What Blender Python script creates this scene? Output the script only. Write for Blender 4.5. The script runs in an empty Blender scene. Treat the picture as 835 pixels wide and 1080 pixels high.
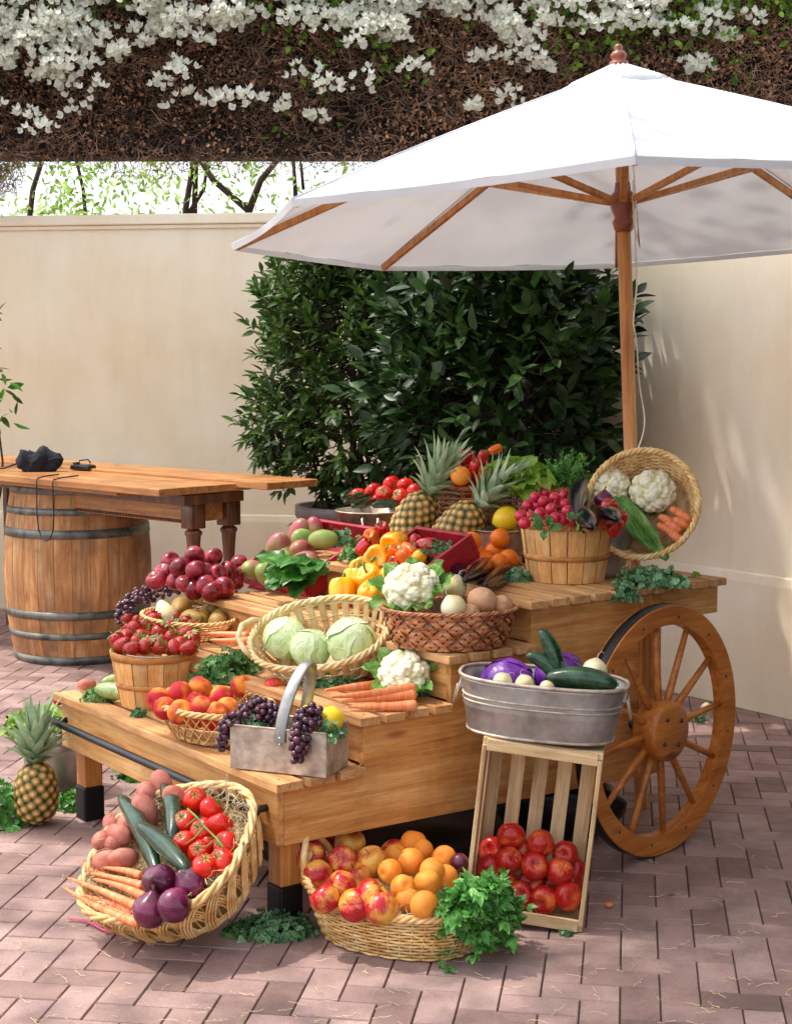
import bpy, math, random
import numpy as np
from mathutils import Matrix, Vector, Euler, Quaternion
random.seed(7); rng = np.random.default_rng(11)
PI = math.pi; TAU = 2*PI
sc = bpy.context.scene
COL = sc.collection

# ---------------------------------------------------------------- camera numbers (solved from the photograph)
F, PITCH, EYE = 1640.0, 0.0992, 1.6
CPT, SPT = math.cos(PITCH), math.sin(PITCH)
def ray(px, py):
    a, b = (px-417.5)/F, (540-py)/F
    return Vector((a, CPT+b*SPT, -SPT+b*CPT))
CAM = Vector((0, 0, EYE))
def onz(px, py, z=0.0):
    d = ray(px, py); return CAM + d*((z-EYE)/d.z)
def aty(px, py, Y):
    d = ray(px, py); return CAM + d*(Y/d.y)
def onpl(px, py, p0, n):
    d = ray(px, py); return CAM + d*((Vector(p0)-CAM).dot(n)/d.dot(n))
def proj(p):
    dz = p[2]-EYE; d = p[1]*CPT-dz*SPT; return (417.5+F*p[0]/d, 540-F*(p[1]*SPT+dz*CPT)/d)

# ---------------------------------------------------------------- mesh building
class MB:
    def __init__(s): s.V=[]; s.L=[]; s.C=[]; s.T=[]; s.M=[]; s.n=0
    def add(s, VF, tone=0.5, mi=0, mat=None):
        V, Fc = VF; V = np.asarray(V, float)
        if mat is not None:
            m = np.array(mat); V = V@m[:3,:3].T + m[:3,3]
        s.V.append(V)
        if isinstance(Fc, np.ndarray):
            s.L.append(Fc.ravel()+s.n); s.C.append(np.full(len(Fc), Fc.shape[1])); k=len(Fc)
        else:
            s.L.append(np.array([i for f in Fc for i in f])+s.n); s.C.append(np.array([len(f) for f in Fc])); k=len(Fc)
        s.M.append(np.full(k, mi)); s.T.append(np.broadcast_to(np.asarray(tone, float), (len(V),)).copy()); s.n += len(V)
        return s
    def mesh(s, name, mats, smooth=True):
        V=np.concatenate(s.V); L=np.concatenate(s.L); C=np.concatenate(s.C); T=np.concatenate(s.T); Mi=np.concatenate(s.M)
        me=bpy.data.meshes.new(name); me.vertices.add(len(V)); me.vertices.foreach_set('co', V.ravel().astype('f'))
        me.loops.add(len(L)); me.loops.foreach_set('vertex_index', L.astype('i'))
        me.polygons.add(len(C)); st=np.concatenate([[0],np.cumsum(C)[:-1]]); me.polygons.foreach_set('loop_start', st.astype('i'))
        me.polygons.foreach_set('loop_total', C.astype('i'))
        me.polygons.foreach_set('material_index', Mi.astype('i'))
        me.polygons.foreach_set('use_smooth', np.full(len(C), bool(smooth)))
        a=me.attributes.new('tone','FLOAT','POINT'); a.data.foreach_set('value', T.astype('f'))
        me.update(calc_edges=True)
        for m in (mats if isinstance(mats,(list,tuple)) else [mats]): me.materials.append(m)
        return me
    def build(s, name, mats, parent=None, smooth=True, bevel=0, kind=None, mw=None):
        return link(name, s.mesh(name, mats, smooth), parent, bevel, kind, mw)
def link(name, me, parent=None, bevel=0, kind=None, mw=None):
    o=bpy.data.objects.new(name, me); COL.objects.link(o)
    if parent is not None: o.parent=parent
    if mw is not None: o.matrix_world = mw if parent is None else mw
    if bevel:
        b=o.modifiers.new('edge','BEVEL'); b.width=bevel; b.segments=2; b.limit_method='ANGLE'
        b.harden_normals=False
    if kind: o['kind']=kind
    return o
def tag(o, label, cat, group=None, kind=None):
    o['label']=label; o['category']=cat
    if group: o['group']=group
    if kind: o['kind']=kind
    return o
def empty(name, label, cat, mw=None, group=None):
    o=bpy.data.objects.new(name, None); COL.objects.link(o); o.empty_display_size=.1
    if mw is not None: o.matrix_world=mw
    return tag(o, label, cat, group)

def TRS(loc=(0,0,0), rot=(0,0,0), s=1.0):
    if not hasattr(s,'__len__'): s=(s,s,s)
    return Matrix.Translation(loc) @ Euler(rot).to_matrix().to_4x4() @ Matrix.Diagonal((*s,1))
def frame(o, x, z):
    """matrix whose local x runs along x and local z as near z as can be"""
    x=Vector(x).normalized(); y=Vector(z).cross(x).normalized(); z=x.cross(y)
    m=Matrix((x,y,z)).transposed().to_4x4(); m.translation=Vector(o); return m
def zframe(o, z, x=(1,0,0)):
    z=Vector(z).normalized(); y=z.cross(Vector(x)).normalized(); x=y.cross(z)
    m=Matrix((x,y,z)).transposed().to_4x4(); m.translation=Vector(o); return m

def box(x0,x1,y0,y1,z0,z1):
    V=[(x,y,z) for z in (z0,z1) for y in (y0,y1) for x in (x0,x1)]
    return V,[(0,2,3,1),(4,5,7,6),(0,1,5,4),(2,6,7,3),(0,4,6,2),(1,3,7,5)]
def prism(poly, y0, y1):
    """polygon in x,z swept along y"""
    n=len(poly); V=[(x,y0,z) for x,z in poly]+[(x,y1,z) for x,z in poly]
    return V,[tuple(range(n)),tuple(range(2*n-1,n-1,-1))]+[(i,i+n,(i+1)%n+n,(i+1)%n) for i in range(n)]
def quads(nu, nv, wrap):
    i=np.arange(nu-(0 if wrap else 1)); j=np.arange(nv-1)
    I,J=np.meshgrid(i,j,indexing='ij'); I2=(I+1)%nu
    return np.stack([I*nv+J, I2*nv+J, I2*nv+J+1, I*nv+J+1],-1).reshape(-1,4)
def tube(P, r, n=6, closed=False, caps=True, flat=1.0):
    P=np.asarray(P,float); m=len(P); r=np.broadcast_to(np.asarray(r,float),(m,))
    T=np.gradient(P,axis=0) if not closed else (np.roll(P,-1,0)-np.roll(P,1,0))
    T/= (np.linalg.norm(T,axis=1,keepdims=True)+1e-12)
    up=np.array([0,0,1.]) if abs(T[0,2])<.9 else np.array([1.,0,0])
    A=np.zeros_like(P); a=up-T[0]*(up@T[0]); a/=np.linalg.norm(a); A[0]=a
    for i in range(1,m):
        a=A[i-1]-T[i]*(A[i-1]@T[i]); A[i]=a/(np.linalg.norm(a)+1e-12)
    B=np.cross(T,A); th=np.arange(n)*TAU/n
    V=P[:,None]+r[:,None,None]*(np.cos(th)[None,:,None]*A[:,None]*flat+np.sin(th)[None,:,None]*B[:,None])
    V=V.reshape(-1,3)
    Fq=[]; mm=m if closed else m-1
    for i in range(mm):
        a=i*n; b=((i+1)%m)*n
        for k in range(n): Fq.append((a+k,a+(k+1)%n,b+(k+1)%n,b+k))
    if caps and not closed: Fq+= [tuple(range(n-1,-1,-1)), tuple(range((m-1)*n,m*n))]
    return V,Fq
def lathe(prof, n=24, a0=0, a1=TAU, sy=1.0):
    prof=np.asarray(prof,float); full=abs(a1-a0-TAU)<1e-6
    th=a0+np.arange(n if full else n+1)*(a1-a0)/n
    V=np.stack([prof[None,:,0]*np.cos(th)[:,None], prof[None,:,0]*np.sin(th)[:,None]*sy, np.broadcast_to(prof[None,:,1],(len(th),len(prof)))],-1).reshape(-1,3)
    return V, quads(len(th),len(prof),full)
def surf(fn, nu=20, nv=12):
    """closed surface: fn(az, t) with t 0 at the top pole, 1 at the bottom"""
    az=np.arange(nu)*TAU/nu; t=np.linspace(0,1,nv+1)
    A,Tt=np.meshgrid(az,t,indexing='ij'); x,y,z=fn(A,Tt); V=np.stack([x,y,z],-1)
    top=V[:,0].mean(0); bot=V[:,-1].mean(0); mid=V[:,1:-1].reshape(-1,3); k=nv-1
    Fq=[(i*k+j,i*k+j+1,((i+1)%nu)*k+j+1,((i+1)%nu)*k+j) for i in range(nu) for j in range(k-1)]
    a=len(mid); Fq+=[(a,i*k,((i+1)%nu)*k) for i in range(nu)]; Fq+=[(a+1,((i+1)%nu)*k+k-1,i*k+k-1) for i in range(nu)]
    return np.concatenate([mid,[top,bot]]),Fq
_K={}
def sn(P, sc_=1.0, seed=0, oc=3):
    """cheap smooth noise, about -1..1"""
    if seed not in _K:
        r=np.random.default_rng(seed+99); _K[seed]=(r.normal(size=(12,3)),r.uniform(0,TAU,12))
    K,ph=_K[seed]; P=np.asarray(P,float); o=0; a=1; tot=0
    for _ in range(oc):
        o=o+a*np.sin(P@(K.T*sc_)+ph).mean(-1)*2.2; tot+=a; a*=.5; sc_*=2.1
    return o/tot
def stamp(mb, tv, tf, X, Y, Z, O, S, tone, mi=0):
    """copies of a template: X,Y,Z (N,3) axes, O origins, S (N,) or (N,3) scale"""
    tv=np.asarray(tv,float); N=len(O); S=np.asarray(S,float)
    if S.ndim==1: S=np.repeat(S[:,None],3,1)
    V=O[:,None]+ (tv[None,:,0:1]*(X*S[:,0:1])[:,None])+(tv[None,:,1:2]*(Y*S[:,1:2])[:,None])+(tv[None,:,2:3]*(Z*S[:,2:3])[:,None])
    V=V.reshape(-1,3); k=len(tv); base=np.arange(N)*k
    tone=np.repeat(np.broadcast_to(np.asarray(tone,float),(N,)),k)
    bl=len({len(f) for f in tf})==1
    if bl: mb.add((V,(np.array(tf)[None]+base[:,None,None]).reshape(-1,len(tf[0]))),tone,mi)
    else:
        for q in (3,4):
            g=[f for f in tf if len(f)==q]
            if g:
                mb.add((V,(np.array(g)[None]+base[:,None,None]).reshape(-1,q)),tone,mi)
def axes(D, up=None):
    """orthonormal axes with X along D, Z near up (random when None)"""
    D=D/np.linalg.norm(D,axis=1,keepdims=True)
    U=rng.normal(size=D.shape) if up is None else np.broadcast_to(up,D.shape)
    Y=np.cross(U,D); Y/= (np.linalg.norm(Y,axis=1,keepdims=True)+1e-9); Z=np.cross(D,Y); return D,Y,Z
def rdir(n):
    a=rng.normal(size=(n,3)); return a/np.linalg.norm(a,axis=1,keepdims=True)
# leaf templates: x along the leaf, z its upper side, unit length
def leaf_t(w=.4, curl=.15, fold=.12, segs=4, tip=1.0):
    V=[];Fq=[]
    for i in range(segs+1):
        t=i/segs; ww=w*.5*math.sin(PI*min(1,t**.8*.97+.02))**.8 if 0<i<segs else w*.03
        z=-curl*t*t
        V+=[(t,-ww,z+fold*ww),(t,0,z-fold*ww*1.2),(t,ww,z+fold*ww)]
    for i in range(segs):
        a=i*3; Fq+=[(a,a+3,a+4,a+1),(a+1,a+4,a+5,a+2)]
    return V,Fq
LEAF=leaf_t(); 
def lobed():
    V=[];Fq=[]
    for a,l in ((0,1),(.75,.72),(-.75,.72)):
        v,f=leaf_t(.55,.25,.2,3); b=len(V); V+=[((x*math.cos(a)-y*math.sin(a))*l,(x*math.sin(a)+y*math.cos(a))*l,z+.02*abs(a)) for x,y,z in v]; Fq+=[tuple(i+b for i in q_) for q_ in f]
    return V,Fq
LOBED=lobed()
LEAFN=leaf_t(.42,.2,.2); LEAFW=leaf_t(.6,.25,.25)

# ---------------------------------------------------------------- materials
def lin(h):
    h=h.lstrip('#'); o=[]
    for i in (0,2,4):
        v=int(h[i:i+2],16)/255; o.append(v/12.92 if v<=.04045 else ((v+.055)/1.055)**2.4)
    return (*o,1)
class NT:
    def __init__(s,name):
        s.m=bpy.data.materials.new(name); s.m.use_nodes=True; s.t=s.m.node_tree; s.t.nodes.clear()
        s.out=s.n('ShaderNodeOutputMaterial'); s.b=s.n('ShaderNodeBsdfPrincipled'); s.l(s.b.outputs[0],s.out.inputs[0])
    def n(s,t,**k):
        o=s.t.nodes.new(t)
        for a,v in k.items(): setattr(o,a,v)
        return o
    def l(s,a,b): s.t.links.new(a,b)
    def mix(s,fac,a,b,mode='MIX'):
        o=s.n('ShaderNodeMix',data_type='RGBA',blend_type=mode)
        for i,v in ((0,fac),(6,a),(7,b)):
            if hasattr(v,'is_linked') or hasattr(v,'links'): s.l(v,o.inputs[i])
            else: o.inputs[i].default_value=v
        return o.outputs[2]
    def math(s,op,a,b=0.0,c=None):
        o=s.n('ShaderNodeMath',operation=op)
        for i,v in enumerate((a,b,c)):
            if v is None: continue
            if hasattr(v,'links'): s.l(v,o.inputs[i])
            else: o.inputs[i].default_value=v
        return o.outputs[0]
    def ramp(s,fac,stops):
        o=s.n('ShaderNodeValToRGB'); e=o.color_ramp.elements
        while len(e)<len(stops): e.new(.5)
        for i,(p,c) in enumerate(stops): e[i].position=p; e[i].color=lin(c) if isinstance(c,str) else c
        if hasattr(fac,'links'): s.l(fac,o.inputs[0])
        return o.outputs[0]
    def coord(s,scale=(1,1,1),rnd=True,which='Object'):
        tc=s.n('ShaderNodeTexCoord'); mp=s.n('ShaderNodeMapping'); s.l(tc.outputs[which],mp.inputs[0]); mp.inputs['Scale'].default_value=scale
        if rnd:
            oi=s.n('ShaderNodeObjectInfo'); s.l(s.math('MULTIPLY',oi.outputs['Random'],37.0),mp.inputs['Location'])
        return mp.outputs[0]
    def noise(s,v,scale,detail=4,rough=.55,dist=0):
        o=s.n('ShaderNodeTexNoise'); s.l(v,o.inputs['Vector']); o.inputs['Scale'].default_value=scale; o.inputs['Detail'].default_value=detail
        o.inputs['Roughness'].default_value=rough; o.inputs['Distortion'].default_value=dist; return o.outputs[0]
    def bump(s,h,strength=.3,dist=.01):
        o=s.n('ShaderNodeBump'); s.l(h,o.inputs['Height']); o.inputs['Strength'].default_value=strength; o.inputs['Distance'].default_value=dist
        s.l(o.outputs[0],s.b.inputs['Normal'])
    def set(s,**k):
        nm={'rough':'Roughness','metal':'Metallic','coat':'Coat Weight','coatr':'Coat Roughness','spec':'Specular IOR Level','sss':'Subsurface Weight','sheen':'Sheen Weight'}
        for a,v in k.items():
            i=s.b.inputs[nm[a]]
            if hasattr(v,'links'): s.l(v,i)
            else: i.default_value=v
        return s
    def sssr(s,r=(.01,.006,.003)): s.b.inputs['Subsurface Radius'].default_value=r; s.b.inputs['Subsurface Scale'].default_value=1; return s
    def col(s,c): s.l(c,s.b.inputs['Base Color']) if hasattr(c,'links') else setattr(s.b.inputs['Base Color'],'default_value',c)
    def rand(s,c,amt=.2,sat=.0):
        oi=s.n('ShaderNodeObjectInfo'); h=s.n('ShaderNodeHueSaturation'); s.l(c,h.inputs['Color'])
        s.l(s.math('MULTIPLY_ADD',oi.outputs['Random'],amt,1-amt/2),h.inputs['Value']); return h.outputs[0]
    def tone(s,c,lo=.5,hi=1.5):
        at=s.n('ShaderNodeAttribute',attribute_name='tone'); o=s.n('ShaderNodeVectorMath',operation='SCALE'); s.l(c,o.inputs[0])
        s.l(s.math('MULTIPLY_ADD',at.outputs['Fac'],hi-lo,lo),o.inputs['Scale']); return o.outputs[0]
    def transl(s,c,amt):
        t=s.n('ShaderNodeBsdfTranslucent'); mx=s.n('ShaderNodeMixShader'); mx.inputs[0].default_value=amt
        if hasattr(c,'links'): s.l(c,t.inputs[0])
        else: t.inputs[0].default_value=c
        s.l(s.b.outputs[0],mx.inputs[1]); s.l(t.outputs[0],mx.inputs[2]); s.l(mx.outputs[0],s.out.inputs[0])
_M={}
def P_(name, stops, scale=8, stretch=(1,1,1), rough=.5, bump=0, bs=None, bd=.004, detail=5, dist=0, rnd=.15, tone=None, metal=0, coat=0, sss=0, transl=0, spec=.5, sheen=0):
    """noise-coloured material"""
    if name in _M: return _M[name]
    N=NT(name); v=N.coord(stretch); f=N.noise(v,scale,detail,.6,dist)
    if len(stops)==1: stops=[(0,stops[0]),(1,stops[0])]
    elif isinstance(stops[0],str): stops=[(.32+.36*i/(len(stops)-1),s_) for i,s_ in enumerate(stops)]
    c=N.ramp(f,stops)
    if rnd: c=N.rand(c,rnd)
    if tone: c=N.tone(c,*tone)
    N.col(c); N.set(rough=rough,metal=metal,coat=coat,spec=spec,sheen=sheen)
    if sss: N.set(sss=sss); N.sssr()
    if bump: N.bump(N.noise(v,bs or scale*3,6,.6),bump,bd)
    if transl: N.transl(c,transl)
    _M[name]=N.m; return N.m
def wood(name, a, b, c, axis=0, gs=1.0, rough=.5, coat=0, dark=None, rnd=.2, tone=None, bump=.25):
    """wood with grain along a local axis"""
    N=NT(name); st=[14*gs]*3; st[axis]=.9*gs; v=N.coord(tuple(st)); 
    f=N.noise(v,1.6,5,.55,1.2); g=N.noise(v,9,4,.7,.4)
    c1=N.ramp(f,[(.3,a),(.5,b),(.7,c)]); c2=N.ramp(g,[(.35,(.55,.5,.45,1)),(.6,(1,1,1,1))])
    k=N.mix(.55,c1,c2,'MULTIPLY')
    if dark:
        w=N.noise(N.coord((1,1,1)),2.5,4,.6); k=N.mix(N.ramp(w,[(.5,(0,0,0,1)),(.72,(1,1,1,1))]),k,lin(dark))
    wv=N.coord((1,1,1)); wn=N.noise(wv,3.5,6,.7,.6); k=N.mix(1.0,k,N.ramp(wn,[(.32,(.74,.70,.66,1)),(.5,(1,1,1,1)),(.7,(1.1,1.08,1.05,1))]),'MULTIPLY')
    kn=[5.5]*3; kn[axis]=1.7; vo=N.n('ShaderNodeTexVoronoi'); N.l(N.coord(tuple(kn)),vo.inputs[0]); vo.inputs['Scale'].default_value=1.0
    k=N.mix(1.0,k,N.ramp(vo.outputs[0],[(.03,(.38,.26,.18,1)),(.06,(.62,.5,.42,1)),(.10,(1,1,1,1))]),'MULTIPLY')
    k=N.rand(k,rnd)
    if tone: k=N.tone(k,*tone)
    N.col(k); N.set(rough=N.math('MULTIPLY_ADD',wn,.35,rough-.1),coat=coat); N.bump(g,bump,.002); return N.m

M={}
M['cart']=wood('honey_oak','b87a44','dca05c','e8b87c',axis=1,rough=.38,coat=.12)
M['cartx']=wood('honey_oak_side','b0703a','d0904e','e0ac6c',axis=0,rough=.38,coat=.12)
M['cartz']=wood('honey_oak_post','a8652e','cc8442','dd9d58',axis=2,rough=.4,coat=.1)
M['slat']=wood('pale_deck_wood','b57c48','d09a62','e0b27c',axis=1,rough=.6)
M['wheelw']=wood('stained_wheel_wood','aa5c22','c6762e','d68a3e',axis=0,gs=.8,rough=.4,coat=.15)
M['barrel']=wood('barrel_oak','ac6e3c','cc925a','deb080',axis=2,rough=.6,dark='7a5236',rnd=0,tone=(.8,1.2))
M['bench']=wood('table_wood','96592a','b4783e','ca9256',axis=0,rough=.4,coat=.1,rnd=.1)
M['dkwood']=wood('turned_walnut','3a1d0e','5c3318','7a4a24',axis=2,rough=.3,coat=.3)
M['crate']=wood('raw_pine','c19a6b','dcbb8c','e8cda4',axis=2,rough=.7,rnd=.15)
M['cratex']=wood('raw_pine_rail','c19a6b','dcbb8c','e8cda4',axis=0,rough=.7,rnd=.15)
M['redwood']=wood('red_painted_wood','8d0f1c','ac1528','c02236',axis=0,rough=.45,rnd=.08,bump=.4)
M['bushel']=wood('bushel_veneer','d48e48','e8ac66','f2c488',axis=2,rough=.55,rnd=.05,tone=(.75,1.2))
M['bushelh']=wood('bushel_hoop','a8662c','c58342','d89a58',axis=0,rough=.55,rnd=.05)
M['teak']=wood('umbrella_wood','b0682c','d08c4a','dca260',axis=2,rough=.35,coat=.2,rnd=.05)
M['mahog']=P_('turned_mahogany',['74321a','984a26'],12,rough=.3,coat=.3)
M['wicker']=P_('blond_wicker',['c8944e','e4ba78','f2d6a0'],26,rough=.45,bump=.4,bs=120,bd=.002,rnd=.05,tone=(.7,1.25))
M['wickerd']=P_('tan_wicker',['b98848','d8ac6c','e8c68e'],26,rough=.45,bump=.4,bs=120,bd=.002,rnd=.05,tone=(.7,1.25))
M['wickerb']=P_('brown_wicker',['7a4226','a56840','bd8258'],26,rough=.4,bump=.4,bs=120,bd=.002,rnd=.05,tone=(.6,1.6))
M['wickerp']=P_('pale_split_wood',['c9a268','e2c690','f0dcb0'],20,rough=.5,bump=.3,bs=90,bd=.002,rnd=.05,tone=(.75,1.2))
M['straw']=P_('straw',['dcc08a','f2e2ba'],20,rough=.6,rnd=.1,tone=(.7,1.3),transl=.2)
M['galv']=None
def galv():
    N=NT('galvanised_steel'); v=N.coord((1,1,1)); vo=N.n('ShaderNodeTexVoronoi'); N.l(v,vo.inputs[0]); vo.inputs['Scale'].default_value=55
    f=N.noise(v,7,5,.6); c=N.mix(.16,N.ramp(f,[(.3,'8a8074'),(.5,'a89d90'),(.7,'c4baac')]),vo.outputs['Color'],'SOFT_LIGHT')
    h=N.n('ShaderNodeHueSaturation'); N.l(c,h.inputs['Color']); h.inputs['Saturation'].default_value=.35; N.col(h.outputs[0])
    N.set(metal=.8,rough=N.math('MULTIPLY_ADD',f,.35,.22)); N.bump(N.noise(v,30,3,.5),.15,.002); return N.m
M['galv']=galv()
M['galvm']=P_('matt_zinc',['94826f','b8a694','d8c8b6'],22,rough=.5,metal=.45,bump=.25,bs=60,rnd=.03)
M['iron']=P_('black_iron',['0c0c0e','1c1c20'],20,rough=.35,spec=.6)
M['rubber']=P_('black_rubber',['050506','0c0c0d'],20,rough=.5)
M['hoop']=P_('barrel_hoop_zinc',['4e4f4a','777870','8d8e86'],14,rough=.5,metal=.6,bump=.2,rnd=.1)
M['wire']=P_('wire',['a5a29c','c8c4bc'],20,rough=.35,metal=.7)
M['navy']=P_('navy_cloth',['04060e','0b1122'],14,rough=.85,bump=.4,bs=60)
M['soil']=P_('soil',['0e0a07','241a12'],30,rough=.95)
M['pot']=P_('planter_glaze',['6e5f60','8a7a7a'],6,rough=.5)
M['rope']=P_('cream_cord',['d8cdb4','efe6d0'],40,rough=.8)
# leaves
def leafm(name, a, b, c, t=.25, rough=.4, rnd=.1, tone=(.45,1.5), coat=0):
    return P_(name,[a,b,c],16,rough=rough,rnd=rnd,tone=tone,transl=t,spec=.35,coat=coat)
M['bay']=leafm('bay_leaf','283c14','3e5a20','5c7a30',.25,.45)
M['camellia']=leafm('camellia_leaf','182a10','28401a','3c5a24',.18,.4)
M['vine']=leafm('vine_leaf','3e5c18','66902c','a6c850',.4,.5)
M['deadleaf']=leafm('dead_leaf','6a4430','9c7052','c49c7a',.15,.8)
M['twig']=P_('dry_twig',['58402f','8e6c56','bf9f88'],9,rough=.9,tone=(.35,1.6))
M['bark']=P_('bark',['2c2119','4d3d2f'],18,rough=.9,bump=.6)
M['bract']=P_('white_bract',['ececdf','fafaf4'],30,rough=.6,rnd=0,tone=(.92,1.12),transl=.5)
M['treeleaf']=leafm('tree_leaf','6a8a3a','98b858','c4d88c',.6,.5)
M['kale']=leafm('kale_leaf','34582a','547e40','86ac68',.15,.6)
M['kaleb']=leafm('blue_kale_leaf','3e6044','66905f','9cbc90',.15,.6)
M['spinach']=leafm('spinach_leaf','28541a','44802c','6ca848',.25,.35)
M['parsley']=leafm('parsley_leaf','386a28','60a048','98c878',.25,.45)
M['lettuce']=leafm('lettuce_leaf','6d9a26','9cc644','c4df78',.4,.4,tone=(.7,1.2))
M['romaine']=leafm('romaine_leaf','3c7028','78a84c','b0cc80',.25,.4)
M['celery']=P_('celery_stalk',['8fae58','c2d68c'],20,rough=.4,transl=.2)
M['stem']=P_('green_stem',['4b6a20','7d9a3c'],20,rough=.5)
M['drystem']=P_('dry_stem',['4a3417','7c6030'],20,rough=.8)
# ---------------------------------------------------------------- fruit and vegetable materials
def two(name, A, B, sc_=3.0, lo=.4, hi=.6, rough=.3, coat=.1, spec=.4, streak=None, fine=None, sss=.05, bump=0, bs=60, bd=.001, zc=None, rnd=.12, bumpmode=None):
    """patchy skin: colour A to B by soft noise (plus streaks down the fruit, plus colour toward the top)"""
    N=NT(name); v=N.coord((1,1,1)); r=N.coord((1,1,1),rnd=False)
    f=N.noise(v,sc_*10,3,.5,.3)
    if zc is not None:
        sx=N.n('ShaderNodeSeparateXYZ'); N.l(r,sx.inputs[0]); f=N.math('ADD',f,N.math('MULTIPLY',sx.outputs[2],zc))
    if streak:
        sx=N.n('ShaderNodeSeparateXYZ'); N.l(r,sx.inputs[0]); a=N.math('ARCTAN2',sx.outputs[1],sx.outputs[0])
        cb=N.n('ShaderNodeCombineXYZ'); N.l(N.math('MULTIPLY',N.math('SINE',a),6.0),cb.inputs[0]); N.l(N.math('MULTIPLY',N.math('COSINE',a),6.0),cb.inputs[1]); N.l(N.math('MULTIPLY',sx.outputs[2],9.0),cb.inputs[2])
        g=N.noise(cb.outputs[0],2.2,5,.7); f=N.math('ADD',f,N.math('MULTIPLY_ADD',g,streak,-streak/2))
    c=N.ramp(f,[(lo,A),(hi,B)])
    if fine:
        k=N.noise(v,fine[1],2,.5); c=N.mix(N.ramp(k,[(fine[2],(0,0,0,1)),(fine[2]+.06,(1,1,1,1))]),c,lin(fine[0]))
    c=N.rand(c,rnd); N.col(c); N.set(rough=rough,coat=coat,spec=spec,coatr=.15)
    if sss: N.set(sss=sss); N.sssr()
    if bump: N.bump(N.noise(v,bs,4,.6),bump,bd)
    return N.m
M['apple']=two('apple_skin','a80d12','d8662e',2.2,.5,.72,streak=.55,fine=('e2b06a',420,.66))
M['applep']=two('pink_apple_skin','b01222','e6a845',2.0,.44,.64,streak=.35,fine=('eec27a',420,.68),rough=.25)
M['appled']=two('dark_red_apple_skin','6a0818','c03a48',2.5,.45,.75,streak=.6,fine=('c07070',500,.7),rough=.22,coat=.2,spec=.35)
M['peach']=two('peach_skin','b51a22','ee8c2c',1.6,.42,.62,rough=.7,coat=0,fine=None)
M['apricot']=two('apricot_skin','ee8420','f0a040',2.2,.35,.7,rough=.6,coat=0,bump=.15,bs=200)
M['plum']=two('plum_skin','2c0a20','5e1a30',2,.4,.6,rough=.4)
M['orange']=two('orange_skin','ee6f08','f48416',2,.35,.7,rough=.4,bump=.5,bs=320,bd=.002)
M['lemon']=two('lemon_skin','f2c40e','f6d53a',2,.35,.7,rough=.4,bump=.5,bs=260,bd=.002)
M['tomato']=two('tomato_skin','c01006','dc280a',1.4,.35,.7,rough=.2,coat=.2,spec=.35,sss=.1)
M['pepy']=two('yellow_pepper_skin','f5a302','fbb70a',1.5,.35,.7,rough=.2,coat=.5,sss=.1)
M['pepo']=two('orange_pepper_skin','ea5f06','f2760e',1.5,.35,.7,rough=.2,coat=.5,sss=.1)
M['pepr']=two('red_pepper_skin','a8060e','cc1218',1.5,.35,.7,rough=.18,coat=.5)
M['mango']=two('mango_skin','8c9a4c','a8505a',1.2,.44,.62,rough=.4,coat=.15,fine=('d0b060',300,.68))
M['mangog']=two('green_mango_skin','84a04c','b0a05c',1.2,.42,.68,rough=.4,coat=.15,fine=('c8c070',300,.68))
M['mangor']=two('red_mango_skin','ab4450','9c8a4c',1.2,.45,.72,rough=.35,coat=.2)
M['pear']=two('pear_skin','8a6a2c','a8803c',2.0,.35,.65,rough=.55,coat=0,fine=('5a3e1c',300,.6))
M['pearp']=two('pale_pear_skin','d8c48c','e6d8ae',2.0,.35,.65,rough=.5,coat=0)
M['potato']=two('red_potato_skin','b0604e','cc8470',2.5,.35,.65,rough=.65,coat=0,bump=.4,bs=90,bd=.002,fine=('7a3a30',160,.68))
M['turnip']=two('tan_root_skin','b07a54','d0a078',2.0,.35,.65,rough=.6,coat=0,bump=.4,bs=70,bd=.002)
M['onionw']=two('white_onion_skin','dccb8a','efe6c4',2.0,.35,.65,streak=.5,rough=.3,coat=.2)
M['onionr']=two('red_onion_skin','3d0822','7a1c48',2.0,.35,.7,streak=.5,rough=.25,coat=.4)
M['cabp']=two('purple_cabbage_leaf','4c1670','8038a4',2.0,.35,.65,rough=.35,coat=.2,bump=.7,bs=40,bd=.004)
M['radish']=two('radish_skin','b8102e','d22848',2,.35,.65,rough=.3,coat=.3)
M['egg']=two('aubergine_skin','07030f','14081f',2,.35,.65,rough=.17,coat=0,sss=0,spec=.4)
M['zuc']=two('cucumber_skin','0e2a14','2a5030',3,.35,.7,streak=.3,rough=.25,coat=.4,bump=.5,bs=60,bd=.002,fine=('5c7a50',350,.7))
M['zucp']=two('pale_squash_skin','7f9a52','b6c98c',3,.35,.7,rough=.4,coat=.2)
M['carrot']=None
def carrotm():
    N=NT('carrot_skin'); v=N.coord((60,4,4)); f=N.noise(v,2.2,4,.65); c=N.ramp(f,[(.3,'d8642a'),(.5,'ec8650'),(.75,'f4a478')]); N.col(N.rand(c,.1)); N.set(rough=.45)
    N.bump(f,.5,.002); return N.m
M['carrot']=carrotm()
M['straw_b']=None
def strawb():
    N=NT('strawberry_skin'); v=N.coord((1,1,1)); vo=N.n('ShaderNodeTexVoronoi'); N.l(v,vo.inputs[0]); vo.inputs['Scale'].default_value=330
    k=N.ramp(vo.outputs[0],[(.12,(1,1,1,1)),(.2,(0,0,0,1))]); c=N.mix(k,N.rand(N.ramp(N.noise(v,30),[(.35,'820408'),(.65,'b80c12')]),.15),lin('e0b050'))
    N.col(c); N.set(rough=.3,coat=.15,spec=.35); N.bump(vo.outputs[0],.6,.002); return N.m
M['strawberry']=strawb()
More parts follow.
